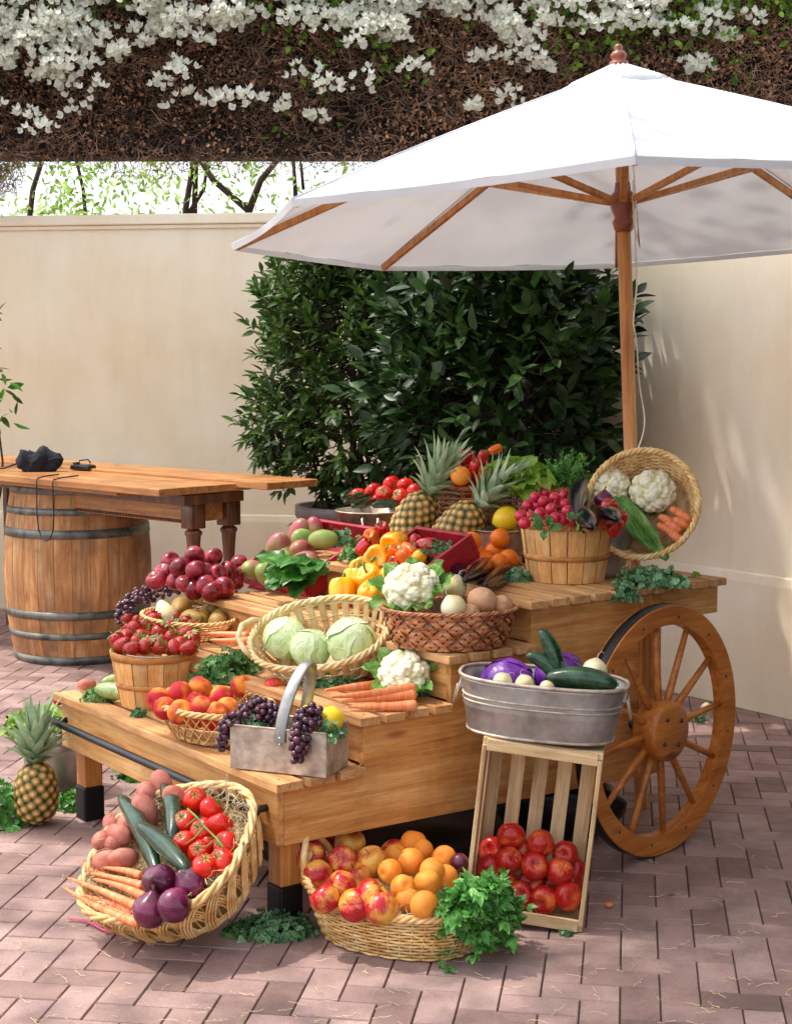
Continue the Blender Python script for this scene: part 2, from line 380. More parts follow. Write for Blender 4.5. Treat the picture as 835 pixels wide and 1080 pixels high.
def grapem(nm,a,b):
    N=NT(nm); v=N.coord((1,1,1)); c=N.ramp(N.noise(v,40,3),[(.35,a),(.65,b)]); oi=N.n('ShaderNodeObjectInfo')
    c=N.mix(N.math('MULTIPLY',oi.outputs['Random'],.55),c,lin('6c2036')); d=N.mix(N.ramp(N.noise(v,90,4),[(.45,(0,0,0,1)),(.75,(.5,.5,.5,1))]),c,lin('6a5570'))
    N.col(d); N.set(rough=.25,coat=.3,sss=.08); N.sssr(); return N.m
M['grape']=grapem('dark_grape_skin','1c0816','38101f')
def pinem():
    N=NT('pineapple_rind'); at=N.n('ShaderNodeAttribute',attribute_name='tone'); v=N.coord((1,1,1))
    c=N.ramp(N.math('ADD',at.outputs['Fac'],N.math('MULTIPLY_ADD',N.noise(v,60,3),.3,-.15)),[(.08,'20260c'),(.3,'5c5c22'),(.5,'a07c34'),(.75,'c48e48'),(.95,'dcb888')]); N.col(c); N.set(rough=.6); N.bump(N.noise(v,150,4),.5,.002); return N.m
M['pine']=pinem()
M['crown']=leafm('pineapple_crown_leaf','7c9670','a4ba90','ccd8b6',.15,.55,tone=(.6,1.3))
def caulm():
    N=NT('cauliflower_curd'); at=N.n('ShaderNodeAttribute',attribute_name='tone'); v=N.coord((1,1,1))
    c=N.ramp(at.outputs['Fac'],[(0,'a89c60'),(.3,'dccf9c'),(.75,'f0e6c0'),(1,'f6efd4')]); N.col(N.rand(c,.08)); N.set(rough=.75,sss=.08); N.sssr(); N.bump(N.noise(v,220,4,.7),.9,.003); return N.m
M['caul']=caulm()
def cabm():
    N=NT('green_cabbage_leaf'); at=N.n('ShaderNodeAttribute',attribute_name='tone'); v=N.coord((1,1,1)); vo=N.n('ShaderNodeTexVoronoi'); vo.feature='DISTANCE_TO_EDGE'
    N.l(N.coord((1,1,.45)),vo.inputs[0]); vo.inputs['Scale'].default_value=38
    c=N.ramp(N.math('ADD',N.math('MULTIPLY',at.outputs['Fac'],.8),N.math('MULTIPLY',N.noise(v,14,3),.4)),[(.15,'7aa040'),(.5,'a8c870'),(.8,'cfe09c'),(1,'e4edc0')])
    k=N.ramp(vo.outputs[0],[(.0,(1,1,1,1)),(.09,(0,0,0,1))]); c=N.mix(N.math('MULTIPLY',k,.4),c,lin('e6f0c8')); N.col(c); N.set(rough=.35,sss=.08,coat=.15); N.sssr(); N.bump(N.math('SUBTRACT',N.noise(v,25,3),N.math('MULTIPLY',k,-.5)),.6,.004); return N.m
M['cab']=cabm()

# ---------------------------------------------------------------- shapes of produce (metres, stem end at +z; long things along +x)
S_=np.sin; C_=np.cos; E_=np.exp
def wob(x,y,z,amp,s,seed):
    P=np.stack([x,y,z],-1); k=1+amp*sn(P,s,seed,2); return x*k,y*k,z*k
def f_apple(R=.04,seed=0,tall=.95):
    def f(a,t):
        ph=t*PI; r=R*S_(ph)**.92*(1+.05*C_(ph))*(1+.02*C_(5*a+seed)*(t>.6)); z=R*tall*C_(ph)-R*.32*E_(-(ph/.36)**2)+R*.2*E_(-((PI-ph)/.32)**2)*(1+.3*C_(5*a))
        return wob(r*C_(a),r*S_(a),z,.05,30,seed)
    return surf(f,24,18)
def f_peach(R=.038,seed=0,cleft=.1):
    def f(a,t):
        ph=t*PI; d=np.abs(((a-.3+PI)%TAU)-PI); k=1-cleft*E_(-(d/.28)**2)*S_(ph)
        r=R*S_(ph)*k; z=R*.97*C_(ph)-R*.22*E_(-(ph/.3)**2); return wob(r*C_(a),r*S_(a),z,.04,30,seed)
    return surf(f,28,16)
def f_round(R=.035,seed=0,sz=1.0,amp=.03,s=25,nub=0,lobes=0,la=0):
    def f(a,t):
        ph=t*PI; r=R*S_(ph)*(1+la*C_(lobes*a)*(C_(ph)>-.3)); z=R*sz*C_(ph)+nub*R*(E_(-(ph/.2)**2)-E_(-((PI-ph)/.25)**2)); z=z-(la>0)*R*.18*E_(-(ph/.4)**2)
        return wob(r*C_(a),r*S_(a),z,amp,s,seed)
    return surf(f,26,16)
def f_pepper(R=.042,seed=0,L=1.25):
    def f(a,t):
        ph=t*PI; lob=1+.2*np.abs(C_(1.5*a+seed))**.7-.12; r=R*S_(ph)**.62*lob*(1-.18*t)
        z=R*L*np.sign(C_(ph))*np.abs(C_(ph))**.8-R*.4*E_(-(ph/.38)**2)+R*.22*E_(-((PI-ph)/.4)**2)*np.abs(C_(2*a+seed)); return wob(r*C_(a),r*S_(a),z,.06,25,seed)
    return surf(f,32,18)
def f_ell(a_=.055,b=.035,c_=.035,seed=0,amp=.06,s=18,nu=22,nv=14):
    def f(a,t):
        ph=t*PI; return wob(b*S_(ph)*C_(a),c_*S_(ph)*S_(a),a_*C_(ph),amp,s,seed)
    V,Fq=surf(f,nu,nv); return V[:,[2,0,1]],Fq
def bent(L,prof,bend,n=12,m=18,seed=0,wobble=.02,ribs=0):
    """long thing along x, radius profile(t), bent by an arc"""
    t=np.linspace(0,1,m); x=(t-.5)*L; y=bend*(1-(2*t-1)**2); r=prof(t); P=np.stack([x,y,0*x],-1)
    V,Fq=tube(P,r,n); V=np.asarray(V); k=1+wobble*sn(V,25,seed,2)[:,None]; c=np.repeat(P,n,0)
    if ribs:
        an=np.tile(np.arange(n)*TAU/n,m); k=k*(1+.04*C_(ribs*an))[:,None]
    return c+(V-c)*k,Fq
def p_cuc(t,R=.026): return R*np.clip(np.sin(np.clip(t*PI,0.03,PI-.03)),0,1)**.33
def p_car(t,R=.015): return R*((t*.82+.12)**.75)*np.where(t>.96,.75,1)
def p_egg(t,R=.036): return R*np.sin(np.clip(t,.015,.985)*PI)**.5*(.62+.5*t)
def disp_curd(R=.085,seed=0):
    """cauliflower head: knobs on knobs"""
    r0=np.random.default_rng(seed); nu,nv=110,64
    az=np.arange(nu)*TAU/nu; t=np.linspace(0.008,.80,nv); A,Tt=np.meshgrid(az,t,indexing='ij'); ph=Tt*PI
    D=np.stack([S_(ph)*C_(A),S_(ph)*S_(A),C_(ph)],-1).reshape(-1,3)
    def fib(n):
        i=np.arange(n)+.5; p=np.arccos(1-2*i/n); a=PI*(1+5**.5)*i; v=np.stack([S_(p)*C_(a),S_(p)*S_(a),C_(p)],-1)+r0.normal(size=(n,3))*.35/n**.5
        return v/np.linalg.norm(v,axis=1,keepdims=True)
    h=np.zeros(len(D)); tone=np.zeros(len(D))
    for n,amp in ((30,.15),(170,.055),(900,.022)):
        d=np.arccos(np.clip((D@fib(n).T).max(1),-1,1)); w=1.9/n**.5; k=np.sqrt(np.clip(1-(d/w)**2,0,1)); h+=amp*k; tone+=k*(.5 if n<50 else .25)
    r=R*(.82+h); V=D*r[:,None]; V[:,2]*=.78
    return (V,quads(nu,nv,True)),np.clip(tone*1.25-.15+.2*D[:,2],0,1)
def pineapple_body(R=.055,Lz=.085,seed=0):
    nu,nv=96,64; az=np.arange(nu)*TAU/nu; t=np.linspace(0,1,nv)
    A,Tt=np.meshgrid(az,t,indexing='ij'); z=Lz*(1-2*Tt)
    prof=lambda q:R*(1-np.abs(q)**3.2*.999)**.5*(1-.07*q)
    r=prof(z/Lz); n=104; i=np.arange(n)+.5; ez=(1-2*i/n)*Lz*.97; ea=(i*PI*(1+5**.5))%TAU
    P=np.stack([r*C_(A),r*S_(A),z],-1).reshape(-1,3); jq=np.random.default_rng(seed); ez=ez+jq.normal(0,.0012,n); ea=ea+jq.normal(0,.03,n); Q=np.stack([prof(ez/Lz)*C_(ea),prof(ez/Lz)*S_(ea),ez],-1)
    d2=((P[:,None]-Q[None])**2).sum(-1); d=np.sqrt(d2.min(1)); w=.0155; k=np.clip(1-d/w,0,1)
    Nn=P*[1/R**2,1/R**2,.4/Lz**2]; Nn/=np.linalg.norm(Nn,axis=1,keepdims=True)+1e-9
    return (P+Nn*(k**.7*.0075)[:,None],quads(nu,nv,True)),np.clip(k*1.15,0,1)
def crown_mesh(seed=0,n=60,L=.15,spread=1.0):
    r=np.random.default_rng(seed); mb=MB()
    for i in range(n):
        q=i/n; a=i*2.4; el=math.radians(26+60*q**.8)+r.normal()*.08; l=L*(.4+.85*q**.55)*(1 if q<.85 else .8)*r.uniform(.85,1.1); w=.021*(1.2-.45*q)
        pts=[];segs=7
        for k in range(segs+1):
            s=k/segs; e=el+spread*.28*(1-q)-(.55*(1-q)+.1)*s*s*1.1*spread; 
            pts.append((s,e))
        p=np.array([.008*C_(a),.008*S_(a),q*.045]); V=[]
        for k,(s,e) in enumerate(pts):
            d=np.array([C_(a)*math.cos(e),S_(a)*math.cos(e),math.sin(e)]); 
            if k: p=p+d*l/segs
            side=np.array([-S_(a),C_(a),0]); ww=w*(1-s)**.75+.0004; up=np.cross(side,d)
            V+=[p-side*ww-up*ww*.55,p,p+side*ww-up*ww*.55]
        Fq=[]
        for k in range(segs):
            b=k*3; Fq+=[(b,b+1,b+4,b+3),(b+1,b+2,b+5,b+4)]
        mb.add((V,Fq),np.repeat(np.linspace(.25,.75,segs+1),3)+r.normal()*.08)
    return mb
def ruffle(mb, c, n, r, waves=7, amp=.35, tone=.5, seed=0, seg=18, rings=3):
    """one frilly leaf patch"""
    m=np.array(zframe(c,n,(seed%3-1,1,.2))); V=[(0,0,0)]; T=[tone-.25]; Fq=[]
    for k in range(1,rings+1):
        q=k/rings
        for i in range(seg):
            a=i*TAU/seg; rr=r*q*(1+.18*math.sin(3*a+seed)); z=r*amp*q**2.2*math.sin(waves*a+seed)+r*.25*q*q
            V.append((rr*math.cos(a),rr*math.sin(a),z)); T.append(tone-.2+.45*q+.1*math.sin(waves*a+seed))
    for i in range(seg): Fq.append((0,1+i,1+(i+1)%seg,1+(i+1)%seg))
    Fq=[f[:3] for f in Fq]
    for k in range(rings-1):
        b=1+k*seg
        for i in range(seg): Fq.append((b+i,b+seg+i,b+seg+(i+1)%seg,b+(i+1)%seg))
    for q in (3,4):
        pass
    V=np.array(V)@m[:3,:3].T+m[:3,3]
    mb.add((V,Fq),np.array(T))
def clump(n, size, r=.02, seed=0, waves=8, amp=.4, flat=.6):
    """pile of frilly leaves filling an ellipsoid (curly kale)"""
    q=np.random.default_rng(seed); mb=MB()
    for i in range(n):
        d=q.normal(size=3); d/=np.linalg.norm(d); d[2]=abs(d[2])*1.0-.1; s=q.uniform(.45,1)**.5
        c=np.array(size)*d*s*(1+.15*q.normal()); c[2]=max(c[2],.004); nn=d*[1,1,1.3]+q.normal(size=3)*.55
        if nn[2]<-.2: nn[2]*=-1
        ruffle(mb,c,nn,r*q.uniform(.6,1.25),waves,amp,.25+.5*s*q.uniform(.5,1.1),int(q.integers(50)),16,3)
    return mb
def herb(n, L, spread, leafs=9, ls=.018, seed=0, T=None, droop=.5, tw=.0012):
    """bunch of leafy stems growing along +x from the origin and drooping"""
    q=np.random.default_rng(seed); st=MB(); lf=MB(); O=[];D=[];U=[]
    for i in range(n):
        a=q.normal()*spread; b=q.normal()*spread*.4; l=L*q.uniform(.6,1.05); k=np.linspace(0,1,8)
        P=np.stack([l*k*np.cos(a*k),l*k*np.sin(a)*k**.5*.9, l*(b*k+.12*k-droop*k**2.2)],-1)
        st.add(tube(P,np.linspace(tw*1.6,tw*.6,8),4),.5)
        for j in range(leafs):
            s=q.uniform(.35,1.0); x=int(s*7); p=P[x]+(P[min(x+1,7)]-P[x])*(s*7-x)
            for _ in range(3):
                d=q.normal(size=3)+[.6,0,.1]; O.append(p+q.normal(size=3)*ls*.35); D.append(d); U.append(q.normal(size=3)*.5+[0,0,1])
    O=np.array(O);D=np.array(D);U=np.array(U); X=D/np.linalg.norm(D,axis=1,keepdims=True); Y=np.cross(U,X); Y/=np.linalg.norm(Y,axis=1,keepdims=True); Z=np.cross(X,Y)
    stamp(lf,*(T or LEAFW),X,Y,Z,O,q.uniform(.6,1.3,len(O))*ls,q.uniform(.15,.95,len(O)))
    return st,lf
def bigleaf(L=.16,w=.09,seed=0,curl=.3,cup=.3,segs=10,rows=8,ruff=.01,stemw=.3):
    """one broad lettuce-like leaf lying along +x"""
    V=[];T=[]
    for i in range(segs+1):
        t=i/segs; ww=w*(math.sin(PI*min(1,(t*.93+.07)))**.65*(.35+.75*t) if t<1 else .12)
        for j in range(rows+1):
            s=2*j/rows-1; z=-curl*L*t*t+cup*ww*s*s+ruff*math.sin(t*17+seed+s*3)*abs(s)**1.5+ruff*.5*math.sin(t*31+s*9+seed)*abs(s)
            z-= .003*math.cos(s*PI/2*6)*(1-abs(s))
            V.append((t*L,ww*s,z)); T.append(.35+.3*abs(s)+.15*math.sin(t*20+abs(s)*8)+(.35 if abs(s)<.15 else 0))
    return (V,quads(segs+1,rows+1,False)),np.array(T)

# ---------------------------------------------------------------- prototypes: kind -> list of variants, each [(part name, mesh), ...]
PROTO={}
def mesh1(name, VF, mat, tone=.5): return MB().add(VF,tone).mesh(name,mat)
def stemtube(name, z0, h, r, mat, lean=.3): 
    return mesh1(name, tube([(0,0,z0),(lean*h*.3,0,z0+h*.5),(lean*h,0,z0+h)],[r*.9,r*.8,r*1.2],6),mat)
def calyx(name, z, R, n=5, mat='stem', w=.35, up=.2, st=.012, rs=.0018, drop=.12):
    mb=MB(); tv,tf=leaf_t(w,.25,.2,4)
    for i in range(n):
        a=i*TAU/n+.3*math.sin(i*5); m=frame((.0015*math.cos(a),.0015*math.sin(a),z),(math.cos(a),math.sin(a),up),(0,0,1)); mb.add((np.array(tv)*R,tf),.5,mat=m)
    mb.add(tube([(0,0,z-.003),(st*.15,0,z+st*.5),(st*.4,st*.1,z+st)],[rs*1.2,rs,rs*1.1],6),.4)
    return mb.mesh(name,M[mat])
def pr(kind, fn, n=3): PROTO[kind]=[fn(i) for i in range(n)]
for kind,mat in (('apple','apple'),('apple_pink','applep'),('apple_dark','appled')):
    pr(kind,lambda i:[('apple',mesh1(kind,f_apple(.04,i*3,[.92,.97,.88][i]),M[mat])),('stem',stemtube('stem',.022,.02,.0013,M['drystem']))])
pr('peach',lambda i:[('peach',mesh1('peach',f_peach(.037,i),M['peach']))])
pr('apricot',lambda i:[('apricot',mesh1('apricot',f_peach(.034,i+5,.06),M['apricot']))])
pr('plum',lambda i:[('plum',mesh1('plum',f_peach(.028,i+9,.05),M['plum']))],1)
pr('orange',lambda i:[('orange',mesh1('orange',f_round(.036,i,.97,.02),M['orange'])),('stem_scar',mesh1('stem_scar',f_round(.0035,i,.4),M['stem']))],2)
for k in PROTO['orange']: k[1][1].vertices.foreach_set('co',[c for v in k[1][1].vertices for c in (v.co.x,v.co.y,v.co.z+.035)])
pr('lemon',lambda i:[('lemon',mesh1('lemon',f_round(.034,i,1.12,.03,nub=.12),M['lemon']))],2)
pr('tomato',lambda i:[('tomato',mesh1('tomato',f_round(.036,i,.84,.04,20,0,5,[.03,.05,.02][i]),M['tomato'])),('calyx',calyx('calyx',.0245,.021,6,'stem',.22,.25,.014))])
for kind,mat in (('pepper_yellow','pepy'),('pepper_orange','pepo'),('pepper_red','pepr')):
    s={'pepper_yellow':.043,'pepper_orange':.026,'pepper_red':.027}[kind]; L={'pepper_yellow':.98,'pepper_orange':1.5,'pepper_red':1.3}[kind]
    pr(kind,lambda i:[('bell_pepper',mesh1(kind,f_pepper(s,i*2,L+.1*i),M[mat])),('stem',stemtube('stem',s*L*.68,s*.75,s*.11,M['stem'],.5))])
for kind,mat in (('mango','mango'),('mango_green','mangog'),('mango_red','mangor')):
    pr(kind,lambda i:[('mango',mesh1(kind,f_ell(.058,.042,.037,i,.09,16),M[mat]))],2)
def pearv(i):
    def f(a,t):
        ph=t*PI; z=.052*C_(ph); r=.036*S_(ph)**.9*(1-.34*np.clip(C_(ph),-.2,1)**1.0); return wob(r*C_(a)+.004*(C_(ph)>0)*C_(ph),r*S_(a),z,.05,18,i)
    return f
pr('pear',lambda i:[('pear',mesh1('pear',surf(pearv(i),22,16),M['pear'])),('stem',stemtube('stem',.048,.02,.0015,M['drystem'],.5))],2)
pr('pear_pale',lambda i:[('pear',mesh1('pear_pale',surf(pearv(i),22,16),M['pearp']))],1)
pr('potato',lambda i:[('potato',mesh1('potato',f_ell(.046,.034,.031,i,.1,18),M['potato']))])
pr('turnip',lambda i:[('root_vegetable',mesh1('turnip',f_round(.042,i,.85,.1,20,nub=.15),M['turnip'])),('root_hair',mesh1('root_hair',tube([(0,0,-.03),(.006,.01,-.045),(.02,.016,-.05),(.035,.01,-.045)],[.003,.0015,.0009,.0005],5),M['straw']))],2)
def onionf(R,i,nk=.55):
    def f(a,t):
        ph=t*PI; z=R*.9*C_(ph)+R*nk*E_(-(ph/.3)**2)-R*.1*E_(-((PI-ph)/.25)**2); r=R*S_(ph)**(.95)*(1+.015*C_(7*a)); return wob(r*C_(a),r*S_(a),z,.04,18,i)
    return surf(f,24,18)
pr('onion_red',lambda i:[('onion',mesh1('onion_red',onionf(.041,i,.28),M['onionr'])),('dry_neck',stemtube('dry_neck',.044,.014,.004,M['drystem'],.4))],2)
pr('onion_white',lambda i:[('onion',mesh1('onion_white',onionf(.038,i,.12),M['onionw'])),('root_hair',mesh1('root_hair',tube([(0,0,.036),(.002,.004,.05),(.012,.008,.058),(.02,.004,.054)],[.0016,.001,.0008,.0005],5),M['straw']))],2)
def cabv(mat):
    def g(i):
        R=.08; q=np.random.default_rng(i+3); mb=MB()
        def f(a,t):
            ph=t*PI; return wob(R*S_(ph)*C_(a),R*S_(ph)*S_(a),R*.9*C_(ph),.05,12,i)
        V,Fq=surf(f,40,26); mb.add((V,Fq),np.clip(.55+.45*sn(V,14,i),0,1)); shells=[]
        out=[('cabbage',mb.mesh('cabbage',M[mat]))]; mb=MB()
        for k in range(6):      # overlapping wrapper leaves
            ax=Vector((math.cos(k*1.25+i),math.sin(k*1.25+i),.35+.25*(k%2))).normalized(); m=np.array(zframe((0,0,0),ax,(0,0,1)))
            nn,mm=16,9; W=[];T=[]
            for u in range(mm):
                for v in range(nn):
                    th=(u/(mm-1))*(1.0+.10*math.sin(3*v*TAU/nn+k)+.04*math.sin(7*v*TAU/nn)); a=v*TAU/nn; rr=R*(1.025+.006*k+.02*(u/(mm-1))**6+.008*math.sin(5*a+k)*(u/(mm-1)))
                    W.append((rr*math.sin(th)*math.cos(a),rr*math.sin(th)*math.sin(a),rr*.94*math.cos(th))); T.append(.45+.5*(u/(mm-1))**2+.12*math.sin(9*a)*(u/mm))
            W=np.array(W)@m[:3,:3].T; W[:,2]*=.93
            Fq=[(u*nn+v,(u+1)*nn+v,(u+1)*nn+(v+1)%nn,u*nn+(v+1)%nn) for u in range(mm-1) for v in range(nn)]; mb.add((W,Fq),np.clip(np.array(T),0,1))
        return out+[('wrapper_leaf',mb.mesh('wrapper_leaves',M[mat]))]
    return g
pr('cabbage',cabv('cab'),3); pr('cabbage_purple',cabv('cabp'),2)
def caulv(i):
    (VF,t)=disp_curd(.08,i); mb=MB(); q=np.random.default_rng(i)
    for k in range(9):
        a=k*TAU/9+q.normal()*.1; (W,Fq),T=bigleaf(.10+.02*q.random(),.038,k,.1,.35); m=frame((.03*math.cos(a),.03*math.sin(a),-.045),(math.cos(a)*.75,math.sin(a)*.75,.62+.15*q.normal()),(-math.cos(a),-math.sin(a),.6)); mb.add((W,Fq),T,mat=m)
    return [('cauliflower',MB().add(VF,t).mesh('cauliflower',M['caul'])),('outer_leaf',mb.mesh('outer_leaves',M['romaine']))]
pr('cauliflower',caulv,3)
pr('cauliflower_bare',lambda i:caulv(i+5)[:1],2)
pr('radish',lambda i:[('radish',mesh1('radish',f_round(.0185,i,1.0,.04,40),M['radish'])),('root_tail',mesh1('root_tail',tube([(0,0,-.017),(.003,.001,-.028),(.01,.004,-.042),(.012,.01,-.055)],[.003,.0012,.0007,.0004],5),M['straw']))],2)
def strawv(i):
    def f(a,t):
        ph=t*PI; z=.022*C_(ph); r=.0185*S_(ph)**.8*(1+.35*C_(ph)); return wob(r*C_(a),r*S_(a),z,.05,50,i)
    return [('strawberry',mesh1('strawberry',surf(f,18,12),M['strawberry'])),('calyx',calyx('calyx',.019,.021,9,'stem',.4,.25,.01,.0011))]
pr('strawberry',strawv,2)
pr('grape',lambda i:[('grape',mesh1('grape',f_round(.0105,i,1.15,.02,60) if 0 else surf(lambda a,t:(.0105*S_(t*PI)*C_(a),.0105*S_(t*PI)*S_(a),.0122*C_(t*PI)),12,8),M['grape']))],1)
pr('cucumber',lambda i:[('cucumber',mesh1('cucumber',bent(.24,p_cuc,[.012,.02,.006][i],14,22,i,.03,5),M['zuc'])),('stem_nub',mesh1('stem_nub',tube([(.118,0,0),(.127,0,0)],[.006,.004],6),M['stem']))])
pr('squash_pale',lambda i:[('squash',mesh1('squash_pale',bent(.16,p_cuc,.01,14,20,i,.03,5),M['zucp']))],1)
pr('carrot',lambda i:[('carrot',mesh1('carrot',bent(.2,p_car,[.006,-.008,.003][i],10,24,i,.05),M['carrot'])),('green_stub',mesh1('green_stub',tube([(.098,0,0),(.108,.001,.001)],[.0045,.003],6),M['stem']))])
pr('baby_carrot',lambda i:[('carrot',mesh1('baby_carrot',bent(.075,lambda t:p_cuc(t,.013),.002,10,14,i,.04),M['carrot']))],2)
pr('aubergine',lambda i:[('aubergine',mesh1('aubergine',bent(.2,p_egg,.015,18,26,i,.02),M['egg'])),('calyx',MB().add(tube([(-.102,0,0),(-.096,0,0),(-.088,0,0),(-.083,0,0)],[.005,.011,.013,.011],10),.5).add(tube([(-.13,.002,0),(-.1,0,0)],[.005,.006],6),.5).mesh('calyx',M['stem']))],2)
pr('pineapple',lambda i:[('pineapple',(lambda b:MB().add(b[0],b[1]).mesh('pineapple_body',M['pine']))(pineapple_body(.056,.085,i))),('crown',crown_mesh(i,46,.15,.75).mesh('crown',M['crown']))],3)
for v in PROTO['pineapple']:
    me=v[1][1]; me.transform(Matrix.Translation((0,0,.078)))
CNT={}
def item(kind, loc, label, cat, group=None, rot=None, s=1.0, var=None, name=None, mw=None, partlabel=None):
    v=PROTO[kind][random.randrange(len(PROTO[kind])) if var is None else var]
    if mw is None:
        if rot is None: rot=(random.uniform(-.6,.6),random.uniform(-.6,.6),random.uniform(0,TAU))
        mw=TRS(loc,rot,s)
    o=bpy.data.objects.new(name or v[0][0],v[0][1]); COL.objects.link(o); o.matrix_world=mw; tag(o,label,cat,group)
    for n,me in v[1:]:
        c=bpy.data.objects.new(n,me); COL.objects.link(c); c.parent=o
    return o
def span(kind, A, B, L, label, cat, group=None, fat=1.0, up=(0,0,1), var=None, flip=False, name=None):
    """long item of native length L laid from A to B"""
    A=Vector(A);B=Vector(B); 
    if flip: A,B=B,A
    l=(B-A).length; m=frame((A+B)/2,B-A,up)@Matrix.Diagonal((l/L,fat,fat,1)); return item(kind,None,label,cat,group,mw=m,var=var,name=name)
def toward(n, tilt=.5):
    """rotation that turns local z to a direction n with some scatter"""
    v=(Vector(n).normalized()+Vector(np.random.default_rng(random.randrange(9999)).normal(size=3))*tilt).normalized()
    return zframe((0,0,0),v,(1,.2,.1))@Matrix.Rotation(random.uniform(0,TAU),4,'Z')
def grape_bunch(top, pts, label, n, R=.045, group=None):
    """bunch of grapes: berries packed round the axis pts, dark stalk"""
    r=empty('grape_bunch',label,'grapes',Matrix.Translation(top),group); pts=np.array(pts,float); loc=[]
    seg=np.linspace(0,1,len(pts)); tries=0
    while len(loc)<n and tries<9000:
        tries+=1; t=random.random()**.8; c=np.array([np.interp(t,seg,pts[:,k]) for k in range(3)]); w=R*(1.0-.55*t)*(.6+.4*min(1,t*6))
        d=np.random.default_rng(random.randrange(10**6)).normal(size=3); d/=np.linalg.norm(d); p=c+d*w*random.random()**.33
        if all(((p-q)**2).sum()>(.0165)**2 for q in loc): loc.append(p)
    me=PROTO['grape'][0][0][1]
    for p in loc:
        g=bpy.data.objects.new('grape',me); COL.objects.link(g); g.parent=r; g.matrix_basis=TRS(Vector(p)-Vector(top),(random.random()*3,random.random()*3,0),random.uniform(.9,1.12))
    MB().add(tube(pts-np.array(top),.0022,5)).build('stalk',M['stem'],r)
    return r
# ---------------------------------------------------------------- ground
def brickm():
    N=NT('clay_paver'); at=N.n('ShaderNodeAttribute',attribute_name='tone'); v=N.coord((1,1,1),rnd=False)
    c=N.ramp(at.outputs['Fac'],[(0,'82675f'),(.3,'987a71'),(.55,'a98b83'),(.8,'b1948c'),(.97,'aa9080'),(1,'a58a70')]); g=N.ramp(N.noise(v,6,6,.65),[(.3,(.6,.58,.57,1)),(.6,(1.05,1.04,1.04,1))])
    c=N.mix(1.0,c,g,'MULTIPLY'); s=N.ramp(N.noise(v,260,3,.7),[(.35,(.72,.7,.7,1)),(.55,(1,1,1,1)),(.75,(1.15,1.13,1.1,1))]); c=N.mix(1.0,c,s,'MULTIPLY')
    N.col(c); N.set(rough=.8); N.bump(N.noise(v,180,5,.7),.5,.003); return N.m
M['brick']=brickm()
M['grout']=P_('paver_joint_sand',['625349','85756a'],60,rough=.95,rnd=0)
mb=MB(); mb.add(([(-60,-20,-.012),(60,-20,-.012),(60,120,-.012),(-60,120,-.012)],[(0,1,2,3)]))
mb.build('ground',M['grout'],smooth=False,kind='structure')
w=.0995; ca,sa=math.cos(math.radians(-8.5)),math.sin(math.radians(-8.5)); V=[];Fq=[];T=[];n=0
for ix in range(-46,46):
    for iy in range(18,112):
        k=(ix-iy)%4
        if k==0: x0,x1,y0,y1=ix,ix+2,iy,iy+1
        elif k==3: x0,x1,y0,y1=ix,ix+1,iy,iy+2
        else: continue
        cx,cy=(x0+x1)/2*w,(y0+y1)/2*w; X=cx*ca-cy*sa; Y=cx*sa+cy*ca
        if Y<2.6 or Y>10.4 or X<-.42*Y-.6 or X>.42*Y+.6: continue
        g=.0014; q=.0024; h=random.uniform(-.0016,.0004); tx,ty=random.gauss(0,.004),random.gauss(0,.004); t=min(1,max(0,random.gauss(.5,.2)));  t=t if t<.9 else .85
        for (d,z) in ((g,-.011),(g+.0006,h-.003),(g+q,h)):
            for (sx,sy) in ((x0*w+d,y0*w+d),(x1*w-d,y0*w+d),(x1*w-d,y1*w-d),(x0*w+d,y1*w-d)):
                V.append((sx*ca-sy*sa,sx*sa+sy*ca,z+tx*(sx-cx)+ty*(sy-cy))); T.append(t)
        for l in (0,4):
            for i in range(4): Fq.append((n+l+i,n+l+(i+1)%4,n+l+4+(i+1)%4,n+l+4+i))
        Fq.append((n+8,n+9,n+10,n+11)); n+=12
mb=MB(); mb.add((V,np.array(Fq)),np.array(T)); mb.build('brick_paving',M['brick'],smooth=False,kind='structure')

# ---------------------------------------------------------------- walls
def stucco():
    N=NT('cream_stucco'); v=N.coord((1,1,1),rnd=False); f=N.noise(v,1.1,6,.6,.3); c=N.ramp(f,[(.3,'e8d4b0'),(.5,'f1e0c4'),(.7,'f6ebd8')])
    g=N.ramp(N.noise(N.coord((1,1,.25),rnd=False),5,6,.7),[(.3,(.86,.84,.82,1)),(.6,(1.02,1.02,1.02,1))]); c=N.mix(.4,c,g,'MULTIPLY')
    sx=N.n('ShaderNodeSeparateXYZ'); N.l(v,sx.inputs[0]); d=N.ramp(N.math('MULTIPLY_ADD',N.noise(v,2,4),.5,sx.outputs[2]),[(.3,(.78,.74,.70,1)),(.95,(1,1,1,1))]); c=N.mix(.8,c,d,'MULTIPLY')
    st=N.noise(N.coord((3.2,3.2,.22),rnd=False),2.2,7,.75,.3); c=N.mix(.16,c,N.ramp(st,[(.34,(.80,.77,.73,1)),(.46,(1,1,1,1))]),'MULTIPLY')
    N.col(c); N.set(rough=.9); N.bump(N.noise(v,45,8,.75),.12,.006); return N.m
M['stucco']=stucco()
K=Vector((-.258,9.52,0)); dL=Vector((-1,.149,0)).normalized(); dR=Vector((.595,-.804,0)).normalized()
